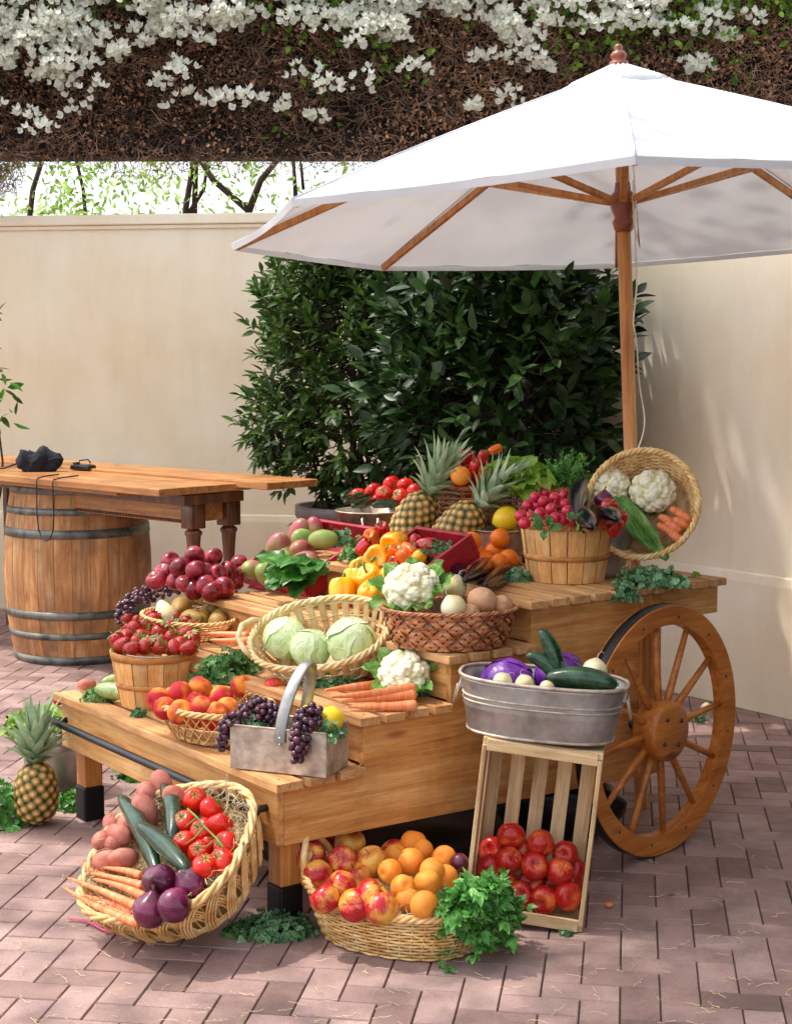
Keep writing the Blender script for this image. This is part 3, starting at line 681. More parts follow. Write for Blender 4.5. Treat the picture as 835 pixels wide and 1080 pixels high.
def wall(name,label,a,d,L,inn):
    """a start, d direction, inn = side toward the viewer"""
    r=empty(name,label,'wall',frame(a,d,(0,0,1))); s=1 if Vector(r.matrix_world.col[1][:3]).dot(inn)>0 else -1
    def bx(x0,x1,y0,y1,z0,z1): return box(x0,x1,min(y0*s,y1*s),max(y0*s,y1*s),z0,z1)
    MB().add(bx(0,L,-.2,0,0,2.41)).build('wall_face',M['stucco'],r,False)
    MB().add(bx(0,L,-.23,.035,2.412,2.475)).add(bx(0,L,-.21,.018,2.385,2.411)).build('coping',M['stucco'],r,False,bevel=.008)
    MB().add(prism([(0.002,0),(.026,0),(.026,.585),(.018,.622),(.002,.63)],0,L),mat=Matrix(((0,1,0,0),(s,0,0,0),(0,0,1,0),(0,0,0,1)))).build('plinth_band',M['stucco'],r,False,bevel=.003)
    return r
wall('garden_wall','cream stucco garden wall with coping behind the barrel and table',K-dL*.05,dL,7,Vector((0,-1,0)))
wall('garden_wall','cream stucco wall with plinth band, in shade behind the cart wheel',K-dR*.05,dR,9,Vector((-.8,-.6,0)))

# ---------------------------------------------------------------- bougainvillea on its beam
r=empty('bougainvillea','long bougainvillea hedge of brown twigs and white blossoms above the wall','hedge',Matrix.Translation((0,10,0)))
MB().add(box(-6,6,-.25,.0,2.83,2.98)).add(box(-6,6,-.05,.3,2.98,3.9)).build('beam',P_('dark_beam',['0c0706','1a100c'],12,rough=.95,bump=.5),r,False)
def hz(n,top=4.15,bias=1.0):
    x=rng.uniform(-4.6,5.0,n); z=2.80+(top-2.80)*rng.random(n)**bias; return x,z
N_=24000; x,z=hz(N_,4.2); und=.10*sn(np.stack([x,z,0*x],-1),3,5); y=-.33+und+rng.exponential(.10,N_)+.10*((z-2.8)/1.2); lowb=z+.05*np.abs(sn(np.stack([x,0*x,0*x],-1),6,8)); 
O=np.stack([x,y,np.maximum(lowb,2.80)-.09*np.clip(sn(np.stack([x,0*x,0*x],-1),7,21)+.2,0,1)*(z<3.0)],-1); D=rdir(N_)*[1,.7,.8]+[0,-.25,-.15]
mb=MB()
for k in range(5):
    q=np.random.default_rng(k); c=np.cumsum(q.normal(size=(5,3))*.13+[.25,0,-.03*k],0); c=c-c[0]; V,Fq=tube(c/np.linalg.norm(c[-1]),[.018,.015,.012,.01,.005],3,caps=False)
    s_=slice(k,None,5); X,Y,Z=axes(D[s_]); stamp(mb,V,Fq,X,Y,Z,O[s_],rng.uniform(.06,.20,len(X)),np.clip(.35+.9*sn(O[s_],2.5,3)+rng.normal(0,.25,len(X)),0,1.2))
n=2200; O=np.stack([rng.uniform(-4.6,5,n),rng.uniform(-.42,-.02,n),rng.uniform(2.80,2.9,n)],-1); X,Y,Z=axes(rng.normal(size=(n,3))*[.8,.3,.3]+[0,0,-.55]); stamp(mb,V,Fq,X,Y,Z,O,rng.uniform(.03,.11,n)*(1+.9*np.clip(sn(O*[1,0,0],5,3),0,1)),.3+.4*rng.random(n))
n=700; gx=rng.choice(rng.uniform(-4.4,4.8,34),n)+rng.normal(0,.07,n); O=np.stack([gx,rng.uniform(-.42,-.2,n),rng.uniform(2.72,2.86,n)],-1); X,Y,Z=axes(rng.normal(size=(n,3))*[.4,.2,.3]+[0,0,-.8]); stamp(mb,V,Fq,X,Y,Z,O,rng.uniform(.05,.16,n),.3+.5*rng.random(n))
n=900; O=np.stack([rng.normal(-2.50,.10,n),rng.uniform(-.42,-.2,n),rng.uniform(2.60,2.85,n)],-1); X,Y,Z=axes(rdir(n)+[0,0,-.5]); stamp(mb,V,Fq,X,Y,Z,O,rng.uniform(.05,.15,n),.2+.4*rng.random(n))
mb.build('twig',M['twig'],r,kind='stuff')
N_=19000; x,z=hz(N_,4.2,.8); O=np.stack([x,-.36+.10*sn(np.stack([x,z,0*x],-1),3,5)+rng.exponential(.07,N_)+.10*((z-2.8)/1.2),z],-1); keep=sn(O,4,9)>-.25; O=O[keep]
X,Y,Z=axes(rdir(len(O))+[0,-.3,-.4]); mb=MB(); stamp(mb,*LEAFW,X,Y,Z,O,rng.uniform(.014,.036,len(O)),np.clip(.35+.6*rng.random(len(O))+.5*sn(O,2,4),0,1)); mb.build('dead_leaf',M['deadleaf'],r,kind='stuff')
N_=14000; x,z=hz(N_,4.25,.55); O=np.stack([x,-.40+.10*sn(np.stack([x,z,0*x],-1),3,5)+rng.exponential(.06,N_)+.08*((z-2.8)/1.2),z],-1)
keep=(sn(O,3.1,12)+(z-3.45)*.9-.12*np.maximum(x,0)+rng.normal(0,.16,N_))>.06; O=O[keep]; X,Y,Z=axes(rdir(len(O))+[0,-.5,-.2],None); mb=MB(); stamp(mb,*LEAFW,X,Y,Z,O,rng.uniform(.035,.065,len(O)),np.clip(rng.random(len(O)),0,1)); mb.build('leaf',M['vine'],r,kind='stuff')
# blossoms: papery bracts in threes, gathered in trusses
tv=[];tf=[]
for k in range(3):
    a=k*TAU/3; V,Fq=leaf_t(.85,-.35,.15,3); m=np.array(frame((0,0,0),(math.cos(a),math.sin(a),.75),(0,0,1)))[:3,:3]; b=len(tv); tv+=[tuple(np.array(v)@m.T) for v in V]; tf+=[tuple(i+b for i in f) for f in Fq]
C=[]
for _ in range(14000):
    px=random.uniform(-60,900); py=random.uniform(-60,140)
    lim=52+26*math.sin(px*.011+.6)+14*math.sin(px*.037) - (px>560)*34 -(px>700)*12
    if px>290 and px<450: lim+=18
    dens=1.0 if py<lim-25 else (.35 if py<lim else (.05 if py<lim+55 else .006 if py<lim+70 else 0))
    if px>560: dens*=.9
    if px<40: dens*=1.0
    if random.random()<dens and len(C)<430: C.append((px,py))
C+=[(38,135),(97,93),(190,75),(335,123),(345,88),(385,85),(440,72),(60,72),(45,40),(225,100),(300,112),(268,105),(533,102),(500,112),(571,72),(580,25),(535,35),(655,25),(690,15),(745,12),(662,3),(395,15),(480,5)]
O=[];D=[];S=[]
for (px,py) in C:
    zz=aty(px,py,9.6).z; c=np.array(aty(px,py,10-.46+.10*(zz-2.8)/1.2+random.uniform(-.06,.05)))-[0,10,0]; m=random.randint(8,19); rr=random.uniform(.05,.10)
    for _ in range(m):
        d=np.array([random.gauss(0,1),random.gauss(-.5,.6),random.gauss(0,.8)]); d/=np.linalg.norm(d)+1e-6; O.append(c+d*rr*random.random()**.5*[1.25,.6,.8]); D.append(d*.8+[0,-.35,.9]); S.append(random.uniform(.030,.047))
O=np.array(O);D=np.array(D); Z=D/np.linalg.norm(D,axis=1,keepdims=True); U=rng.normal(size=D.shape); X=np.cross(U,Z); X/=np.linalg.norm(X,axis=1,keepdims=True); Y=np.cross(Z,X)
mb=MB(); stamp(mb,tv,tf,X,Y,Z,O,np.array(S),rng.uniform(.2,1,len(O))); mb.build('blossom',M['bract'],r,kind='stuff')

# ---------------------------------------------------------------- trees beyond the wall
def tree(loc, trunks, leaves, label, seed):
    q=np.random.default_rng(seed); r=empty('garden_tree',label,'tree',Matrix.Translation(loc)); L=Vector(loc)
    mb=MB()
    for (pts,rad) in trunks: mb.add(tube([Vector(p)-L for p in pts],np.linspace(rad,rad*.5,len(pts)),6),.5)
    mb.build('trunk',M['bark'],r); mb=MB()
    for (c,size,n) in leaves:
        O=np.array(c)-np.array(L)+q.normal(size=(n,3))*np.array(size); k=sn(O,5,seed)>-.1; O=O[k]; X,Y,Z=axes(rdir(len(O))+[0,0,-.4]); stamp(mb,*LEAF,X,Y,Z,O,q.uniform(.04,.08,len(O)),q.uniform(.2,1,len(O)))
    mb.build('crown',M['treeleaf'],r)
A=lambda px,py,Y=12.0: tuple(aty(px,py,Y))
tree((-1.9,12.5,0),[([A(190,330,12.5),A(196,220,12.5),A(205,165,12.5),A(230,60,12.5)],.03),([A(196,230,12.5),A(215,200,12.5),A(222,150,12.5)],.02),([A(205,228,12.5),A(207,170,12.5),A(190,80,12.5)],.025)],
     [(A(200,180,12.5),(.45,.35,.3),1000)],'slim tree with dark upright stems between the wall and the bougainvillea',3)
tree((-1.1,12.2,0),[([A(285,330,12.2),A(262,222,12.2),A(225,190,12.2),A(180,120,12.2)],.035),([A(262,224,12.2),A(275,190,12.2),A(300,160,12.2),A(330,90,12.2)],.03),([A(313,228,12.2),A(309,160,12.2)],.022),([A(320,200,12.2),A(316,160,12.2)],.014)],
     [(A(290,190,12.2),(.5,.3,.3),500)],'bare forked grey tree showing in the bright gap left of the parasol',5)
tree((-2.9,12.8,0),[([A(20,330,12.8),A(35,200,12.8),A(60,120,12.8)],.03),([A(100,330,12.8),A(88,200,12.8),A(70,120,12.8)],.02)],
     [(A(25,200,12.8),(.5,.3,.35),1300),(A(100,200,12.8),(.4,.3,.35),900)],'light green leafy tree beyond the far end of the cream wall',8)

# ---------------------------------------------------------------- shrubs
def shrub(loc, ax, size, zc, n, leaf, L, mat, label, cat, potr, poth, seed, stems, bias=0, per=9, potmat='pot', potz=0):
    q=np.random.default_rng(seed); r=empty('potted_shrub',label,cat,Matrix.Translation(loc)); a=math.atan2(ax[1],ax[0]); R=np.array([[math.cos(a),-math.sin(a),0],[math.sin(a),math.cos(a),0],[0,0,1]])
    pr_=[(potr*.72,.0),(potr*.8,.02),(potr*.95,poth*.6),(potr*1.0,poth*.9),(potr*1.06,poth*.93),(potr*1.06,poth),(potr*.95,poth),(potr*.9,poth-.05)]
    MB().add(lathe([(0.001,0)]+pr_,40)).build('planter',M[potmat],r)
    MB().add(lathe([(0.001,poth-.045),(potr*.5,poth-.035),(potr*.92,poth-.05)],24)).build('soil',M['soil'],r)
    P=[]
    while len(P)<n:
        p=q.uniform(-1,1,3); k=(abs(p[0])**2.0+abs(p[1])**2.0+abs(p[2])**2.6)*(1.0 if p[2]>0 else 1+.35*abs(p[2]))
        if k<.95+.75*sn(np.array([p])*[1,1,1.4],4.2,seed)[0] and (k>.3 or q.random()<.35):
            if p[2]<-.25 and q.random()<bias*(-p[2]): continue
            P.append(p)
    P=np.array(P)*size@R.T+[0,0,zc]; mb=MB(); base=np.array([0,0,poth-.05]); ST=[]
    for k in range(stems):
        tgt=P[q.integers(len(P))]*[.65,.65,1]; s=base+q.normal(size=3)*[potr*.25,potr*.25,0]; pts=[s,s+(tgt-s)*.4+q.normal(size=3)*.05+[0,0,.1],tgt]; t=np.linspace(0,1,9)[:,None]
        B=(1-t)**2*pts[0]+2*t*(1-t)*pts[1]+t**2*pts[2]; mb.add(tube(B,np.linspace(.013,.005,9),6),.5); ST.append(B)
    S=np.concatenate(ST); O=[];D=[]
    for p in P:
        d=((S-p)**2).sum(1); b=S[d.argmin()]; v=p-b; l=np.linalg.norm(v)+1e-6; 
        out=p-np.array([0,0,zc]); out=out/(np.linalg.norm(out)+1e-6); dr=out*.7+[0,0,.55]+q.normal(size=3)*.35; dr/=np.linalg.norm(dr); tl=L*q.uniform(1.6,2.6)
        mid=p-dr*tl*.3
        mb.add(tube([b,(b+mid)/2+q.normal(size=3)*.02,mid,p,p+dr*tl],[.004,.003,.0025,.002,.001],4,caps=False),.5)
        for j in range(per):
            s=(j+.5)/per; o=p+dr*tl*s; a2=j*2.4+q.random(); u=np.cross(dr,[.3,.5,.8]); u/=np.linalg.norm(u); w_=np.cross(dr,u); O.append(o); D.append((u*math.cos(a2)+w_*math.sin(a2))*(1.15-.75*s)+dr*(.45+.7*s)-[0,0,.15])
    mb.build('branch',M['bark'],r); O=np.array(O);D=np.array(D); up=np.array([[-.15,-.35,1.]])+q.normal(size=D.shape)*.35; X=D/np.linalg.norm(D,axis=1,keepdims=True); Y=np.cross(up,X); Y/=np.linalg.norm(Y,axis=1,keepdims=True); Z=np.cross(X,Y)
    mb=MB(); stamp(mb,*leaf,X,Y,Z,O,q.uniform(.7,1.25,len(O))*L,np.clip(q.normal(.5,.22,len(O))+.25*sn(O,4,2),0,1)); mb.build('foliage',M[mat],r); return r
shrub((-.24,8.55,0),(1,0),(.52,.36,.84),1.40,860,LEAFN,.070,'bay','narrow-leaved evergreen shrub in a greyish pink planter by the corner','shrub',.3,.79,4,9,.9,10)
shrub((.47,7.62,0),(.595,-.804),(.74,.36,.88),1.42,760,leaf_t(.5,.22,.15),.105,'camellia','dark glossy broad-leaved shrub under the parasol behind the pineapples','shrub',.3,.5,9,12,1.1,8)
# vine at the frame's left side
q=np.random.default_rng(5); r=empty('climbing_plant','green leafy climber hanging beside the table end near the wall','plant',Matrix.Translation((-2.44,8.6,0)))
mb=MB(); lf=MB()
for k in range(5):
    t=np.linspace(0,1,12)[:,None]; B=np.array([-.12+.1*k,0,0])*[.6,1,1]+t*[.0,.05,1.88]+np.stack([.10*S_(t[:,0]*7+k),.05*C_(t[:,0]*9+k),0*t[:,0]],-1); mb.add(tube(B,.006,5),.5)
    O=B[8:][q.integers(0,4,70)]+q.normal(size=(70,3))*[.07,.08,.10]; X,Y,Z=axes(rdir(70)+[0,-.2,-.5]); stamp(lf,*LEAF,X,Y,Z,O,q.uniform(.06,.10,70),q.uniform(.2,.9,70))
mb.build('vine_stem',M['bark'],r); lf.build('foliage',M['spinach'],r)

# ---------------------------------------------------------------- barrel, tables and what lies on them
c=onz(85,703,0); bc=Vector((c.x*1.045,c.y+.36,0)); 
r=empty('wine_barrel','old oak wine barrel with zinc hoops holding up the table','barrel',Matrix.Translation(bc))
H=.945
def br(z): q=2*z/H-1; return .39-.052*q*q
mb=MB(); n=26
for i in range(n):
    a0=i*TAU/n+.003; a1=(i+1)*TAU/n-.003; t=random.random(); V,Fq=lathe([(br(z),z) for z in np.linspace(0.0,H,14)],3,a0,a1); mb.add((V,Fq),t)
mb.add(lathe([(.001,H-.03),(.30,H-.03)],24),.4).add(lathe([(br(z)-.004,z) for z in np.linspace(0,H,10)],48),.1)
mb.build('stave',M['barrel'],r)
for z,hh in ((.022,.044),(.153,.034),(.264,.042),(.69,.046),(.805,.036),(.918,.05)):
    z0,z1=z-hh/2,z+hh/2; MB().add(lathe([(br(z0)+.001,z0),(br(z0)+.0045,z0),(br(z1)+.0045,z1),(br(z1)+.001,z1)],64)).build('hoop',M['hoop'],r)
TZ=1.0; A0=onz(168,516,TZ); B0=onz(0,500.5,TZ); e1=(B0-A0).normalized(); e2=Vector((-e1.y,e1.x,0)); e2=e2 if e2.y>0 else -e2
fm=frame(A0,e1,(0,0,1)); sg=1 if Vector(fm.col[1][:3]).dot(e2)>0 else -1
def tb(x0,x1,y0,y1,z0,z1): return box(x0,x1,min(sg*y0,sg*y1),max(sg*y0,sg*y1),z0,z1)
r=empty('plank_table','orange brown plank table top resting on the barrel','table',fm)
MB().add(tb(0,3.2,0,.285,-.036,0)).add(tb(.01,3.2,.289,.57,-.037,-.002)).build('table_top',M['bench'],r,False,bevel=.005)
MB().add(tb(.36,3.2,.03,.12,-.0545,-.037)).build('batten',M['bench'],r,False,bevel=.003)
def turned(z1,r0): return [(r0*.7,0),(r0*.95,.02),(r0*.95,.05),(r0*.6,.07),(r0*.75,.12),(r0*.62,.2),(r0*.8,.34),(r0*1.0,.44),(r0*.95,.50),(r0*.6,.545),(r0*.62,.56),(r0*.95,.575),(r0*.95,.60),(r0*.6,.615),(r0*.85,z1-.15),(r0*1.0,z1-.145),(r0*1.0,z1-.13),(r0*.7,z1-.12)]
r=empty('console_table','dark carved console table with turned legs beside the barrel','table',fm)
MB().add(tb(.02,1.55,.16,.53,-.09,-.04)).build('table_top',M['dkwood'],r,False,bevel=.004)
for x,y in ((.1,.28),(.1,.50),(1.45,.28),(1.45,.50)):
    mb=MB(); lz=Matrix.Translation((x,sg*y,-1)); mb.add(lathe(turned(.905,.042),20),mat=lz); mb.add(box(-.042,.042,-.042,.042,.79,.908),mat=lz); mb.build('leg',M['dkwood'],r,bevel=.004)
mb=MB(); mb.add(tb(.143,1.407,.262,.28,-.19,-.092)).add(tb(.143,1.407,.49,.508,-.19,-.092)); 
mb.add(tb(.09,.11,.323,.457,-.18,-.092))
mb.build('apron',M['bench'],r,False,bevel=.003); mb=MB()
for k in range(60): mb.add(surf(lambda a,t:(.008*S_(t*PI)*C_(a),.006*S_(t*PI)*S_(a),.008*C_(t*PI)),6,5),mat=Matrix.Translation((.155+k*.021,sg*.258,-.178)))
mb.build('carved_beading',M['dkwood'],r)
A1=onz(282,509.5,TZ+.012); fm2=frame(A1,e1,(0,0,1))
r=empty('plank_bench','narrow plank bench top standing behind the barrel table','bench',fm2)
MB().add(tb(0,3.0,.0,.33,-.034,0)).build('bench_top',M['bench'],r,False,bevel=.004)
for x,y in ((1.3,.27),(2.6,.27),(1.3,.08),(2.6,.08)): MB().add(box(-.022,.022,-.022,.022,-1.012,-.0345),mat=Matrix.Translation((x,sg*y,0))).build('leg',M['dkwood'],r,False,bevel=.003)
# navy bag, camera and strap
p=onz(41,497,TZ)
def blob(a,t):
    ph=t*PI; x=.115*np.sign(C_(a))*np.abs(C_(a))**.7*S_(ph)**.6; y=.07*S_(a)*S_(ph)**.6; z=.052*C_(ph); P=np.stack([x,y,z],-1); k=1+.32*sn(P,26,3,3); z=z*1.25+.016*S_(x*60)*(z>0)+.012*sn(P,70,6); return x*k,y*k,np.maximum(z*k,-.045)
r=empty('cloth_bag','rumpled navy blue cloth bag lying on the barrel table','bag',Matrix.Translation(p+Vector((0,0,.046))))
MB().add(surf(blob,60,34)).build('bag_body',M['navy'],r)
MB().add(tube([(-.1,.02,.0),(-.18,.0,-.03),(-.26,-.02,-.036),(-.34,.0,-.04)],[.012,.01,.01,.008],6,flat=.4)).build('strap',M['navy'],r)
p=onz(88,496,TZ)
r=empty('small_camera','black compact camera with wrist strap at the end of the table','camera',TRS(p+Vector((0,0,.016)),(0,0,-.5)))
MB().add(box(-.065,.065,-.035,.035,-.014,.014)).build('camera_body',M['iron'],r,False,bevel=.01)
MB().add(box(-.03,.045,-.02,.02,.0141,.0165)).build('screen',P_('dark_screen',['1a2230','2a3644'],6,rough=.15),r,False,bevel=.001)
MB().add(lathe([(.001,0),(.018,0),(.02,.01),(.017,.012)],20),mat=TRS((-.045,.0,.014))).build('lens',M['iron'],r)
MB().add(tube([(-.05,.03,.01),(-.075,.06,.03),(-.04,.09,.035),(.0,.06,.02)],.004,6)).build('wrist_strap',M['navy'],r)
def on_edge(px): # point on the table's front edge at a given column
    lo,hi=0,3.
    for _ in range(40):
        m_=(lo+hi)/2; 
        if proj(A0+e1*m_)[0]>px: lo=m_
        else: hi=m_
    return A0+e1*lo
ea,eb=on_edge(41),on_edge(58); o_=-e2*.008
pts=[ea+e2*.12+Vector((0,0,.012)),ea+e2*.04+Vector((0,0,.008)),ea+o_+Vector((0,0,.001))]
for k in range(9):
    s=k/8; a=PI*s; pts.append(ea.lerp(eb,.5-.5*math.cos(a)*(1+.35*math.sin(a)))+o_*1.5-Vector((0,0,.29*math.sin(a)**.6+.02)))
pts+=[eb+o_+Vector((0,0,.001)),eb+e2*.05+Vector((0,0,.008)),eb+e2*.14+Vector((0,0,.012))]
tag(MB().add(tube(pts,.0035,6)).build('camera_strap',M['rubber']),'thin black strap looping down over the edge of the barrel table','strap')

# ---------------------------------------------------------------- parasol
def canvas():
    N=NT('white_canvas'); v=N.coord((1,1,1)); c=N.ramp(N.noise(v,2.5,4),[(.3,'d2d3d6'),(.6,'e4e5e7')]); N.col(c); N.set(rough=.85); 
    N.bump(N.math('ADD',N.noise(v,7,3,.5),N.math('MULTIPLY',N.noise(v,400,2),.08)),.25,.01); N.transl(c,.17); return N.m
M['canvas']=canvas()
UB=Vector((.875,5.42,0)); r=empty('market_umbrella','large white octagonal market umbrella on a wooden pole behind the cart','parasol',TRS(UB,(math.radians(-2.6),math.radians(-2.2),0)))
ZT,ZH,R=2.60,2.07,1.40; n=8; a_off=math.radians(-97)
mb=MB()
nu,nv=14,11; 
for i in range(n):
    V=[]
    for u in range(nu+1):
        for v in range(nv):
            q=u/nu; s=v/(nv-1); a0=a_off+i*TAU/n; a1=a0+TAU/n; p0=np.array([math.cos(a0),math.sin(a0)]); p1=np.array([math.cos(a1),math.sin(a1)]); p=(p0*(1-s)+p1*s)*R*q*(1-.012*math.sin(PI*s)*q); b=math.sin(PI*s)
            V.append((p[0],p[1],ZT-(ZT-ZH)*(q*.92+.08*q*q)-.030*b*q*(1-.8*q)+.0025*math.sin(19*s+9*q+i)*b*q))
    mb.add((V,quads(nu+1,nv,False)))
    for k,(dz,dr) in enumerate(((.0,.0),)):     # hem band
        V=[]
        for v in range(nv):
            s=v/(nv-1); p=(p0*(1-s)+p1*s)*R*(1-.012*math.sin(PI*s)); b=math.sin(PI*s); z=ZH-.006*b
            V+=[(p[0]*1.001,p[1]*1.001,z),(p[0]*.997,p[1]*.997,z-.022)]
        mb.add((V,quads(nv,2,False)))
for i in range(n):
    a=a_off+i*TAU/n; P=[(R*q*math.cos(a),R*q*math.sin(a),ZT-(ZT-ZH)*(q*.92+.08*q*q)+.0015) for q in np.linspace(.1,1,12)]; mb.add(tube(P,.0045,6,flat=.6))
mb.build('canopy',M['canvas'],r)
V=[]
for i in range(49):
    a=i*TAU/48+a_off; k=.2*(1-.06*abs(math.sin(4*(a-a_off)))); 
    for q in (0.1,.5,.9,1.0,1.0): V.append((k*q*math.cos(a),k*q*math.sin(a),ZT+.028-.085*q+(0 if len(V)%5<4 else -.02)+.004*math.sin(a*13)))
MB().add((V,quads(49,5,False))).build('vent_cap',M['canvas'],r)
for i in range(n):
    a=a_off+i*TAU/n; m=Matrix.Rotation(a,4,'Z'); z0=ZT-.035
    def rz(q): return ZT-(ZT-ZH)*(q*.92+.08*q*q)-.026
    rb=MB().add(box(0,1,-.009,.009,-.013,.013),mat=m@frame((.045,0,rz(.03)),(R*.97,0,rz(.985)-rz(.03)),(0,0,1))@Matrix.Diagonal((math.hypot(R*.955,rz(.985)-rz(.03)),1,1,1))).build('rib',M['teak'],r,False,bevel=.002)
    x1=R*.50; z1=rz(.5)-.012; x0=.045; z0=2.145; L=math.hypot(x1-x0,z1-z0)
    MB().add(box(0,1,-.012,.012,-.010,.010),mat=m@frame((x0,0,z0),(x1-x0,0,z1-z0),(0,0,1))@Matrix.Diagonal((L,1,1,1))).build('strut',M['teak'],r,False,bevel=.002)
MB().add(lathe([(.024,0),(.024,2.6),(.001,2.6)],20)).build('pole',M['teak'],r)
MB().add(lathe([(.026,2.04),(.034,2.05),(.040,2.075),(.032,2.09),(.043,2.12),(.047,2.145),(.042,2.17),(.030,2.18),(.026,2.21)],24)).build('runner',M['mahog'],r)
MB().add(lathe([(.026,2.52),(.046,2.53),(.05,2.56),(.045,2.59),(.026,2.6)],24)).build('top_hub',M['mahog'],r)
MB().add(lathe([(.034,2.615),(.033,2.625),(.022,2.634),(.028,2.642),(.029,2.652),(.020,2.662),(.011,2.667),(.015,2.676),(.011,2.686),(.001,2.690)],20)).build('finial',M['mahog'],r)
pts=[(.03,-.045,2.21),(.034,-.03,2.0)]
for k in range(36): s=k/35; a=-.9+1.3*math.sin(s*5.5); rr=.03+.022*math.sin(s*PI)**2; pts.append((rr*math.cos(a),rr*math.sin(a),1.72-.72*s))
pts[2:2]=[(.036,-.02,1.85)]
MB().add(tube(pts,.003,5)).add(tube([(.03,-.05,2.3),(.036,-.052,2.15),(.045,-.05,1.98),(.028,-.055,2.05),(.026,-.05,2.16)],.0028,5)).build('cord',M['rope'],r)
# ---------------------------------------------------------------- the cart (local x runs back along its side, y across, z up)
YAW=.6367; CO=Vector((-.3294,4.1874,0)); CM=TRS(CO,(0,0,YAW)); W=1.40
T1,T15,T2,T3=.4377,.5801,.7222,.8553
cart=empty('produce_cart','honey coloured wooden stepped display cart with big spoked wheels','cart',CM)
S1,S2,S3,S4=.295,.611,.931,1.78
th=.024; ov=.03
def slats(name,x0,x1,z,wd=.062,gap=.020):
    n=max(1,int((x1-x0+gap)/(wd+gap))); step=(x1-x0+gap)/n
    for k in range(n):
        a=x0+k*step; mb=MB().add(box(0,step-gap,-.028-random.uniform(0,.004),W+.028,-th,0))
        for yy in (.012,W/2,W-.012): mb.add(lathe([(.001,.0012),(.0035,.001),(.004,-.0005)],8),mi=1,mat=Matrix.Translation(((step-gap)*random.uniform(.35,.65),yy,0)))
        me=mb.mesh(name,[M['slat'],M['iron']],False); link(name,me,cart,bevel=.003,mw=None).matrix_basis=Matrix.Translation((a,0,z+random.uniform(-.0008,.0008)))
slats('deck_slat',-.018,S1-.012,T1); slats('deck_slat',S1-.03,S2-.012,T15); slats('deck_slat',S2-.03,S3-.012,T2); slats('deck_slat',S3-.03,S4,T3)
e=th+.002
for y0,y1 in ((0,.022),(W-.022,W)):
    MB().add(prism([(.024,.25),(1.5,.22),(1.5,T3-e),(S3,T3-e),(S3,T2-e),(S2,T2-e),(S2,T15-e),(S1,T15-e),(S1,T1-e),(.024,T1-e)],y0,y1)).build('side_board',M['cartx'],cart,False,bevel=.002)
    MB().add(prism([(1.502,.735),(S4-.01,.735),(S4-.01,T3-e),(1.502,T3-e)],y0,y1)).build('side_rail',M['cartx'],cart,False,bevel=.002)
MB().add(box(0,.0235,-.003,W+.003,.253,T1-e)).build('front_board',M['cart'],cart,False,bevel=.004)
for s_,z0,z1 in ((S1,T1+.001,T15-e),(S2,T15+.001,T2-e),(S3,T2+.001,T3-e)):
    MB().add(box(s_,s_+.018,.0225,W-.0225,z0,z1)).build('riser_board',M['cart'],cart,False,bevel=.002)
MB().add(box(1.478,1.4995,.0225,W-.0225,.24,T3-e)).build('back_board',M['cart'],cart,False)
for s_,z1,z0 in ((S2+.0,T15-.03,.27),(1.395,T3-e-.001,.235),(S3+.002,T2-.04,.26)):
    if s_<1.2: continue
    MB().add(box(s_,s_+.045,-.014,-.001,z0,z1)).build('batten',M['cartz'],cart,False,bevel=.003)
MB().add(box(.03,1.47,.03,W-.03,.262,.28)).build('floor_board',M['cart'],cart,False)
for (x,y) in ((.034,.034),(.034,W-.104),(1.36,.034),(1.36,W-.104)):
    if x>1: continue
    lg=MB().add(box(x,x+.068,y,y+.068,.118,.2615)).build('leg',M['cartz'],cart,False,bevel=.004)
    MB().add(box(x-.004,x+.072,y-.004,y+.072,0,.1175)).build('rubber_boot',M['rubber'],lg,False,bevel=.006)
# black handle bar on the front board
pts=[(-.002,.02,.352),(-.03,.006,.352),(-.045,.03,.352),(-.046,.1,.352),(-.046,W-.1,.352),(-.046,W+.01,.352),(-.03,W+.03,.352),(-.002,W-.0,.352)]
MB().add(tube(pts[2:6],.0125,12)).add(tube([(-.001,.05,.352),(-.044,.05,.352)],.011,10)).add(tube([(-.001,W-.04,.352),(-.044,W-.04,.352)],.011,10)).build('handle_bar',M['iron'],cart)
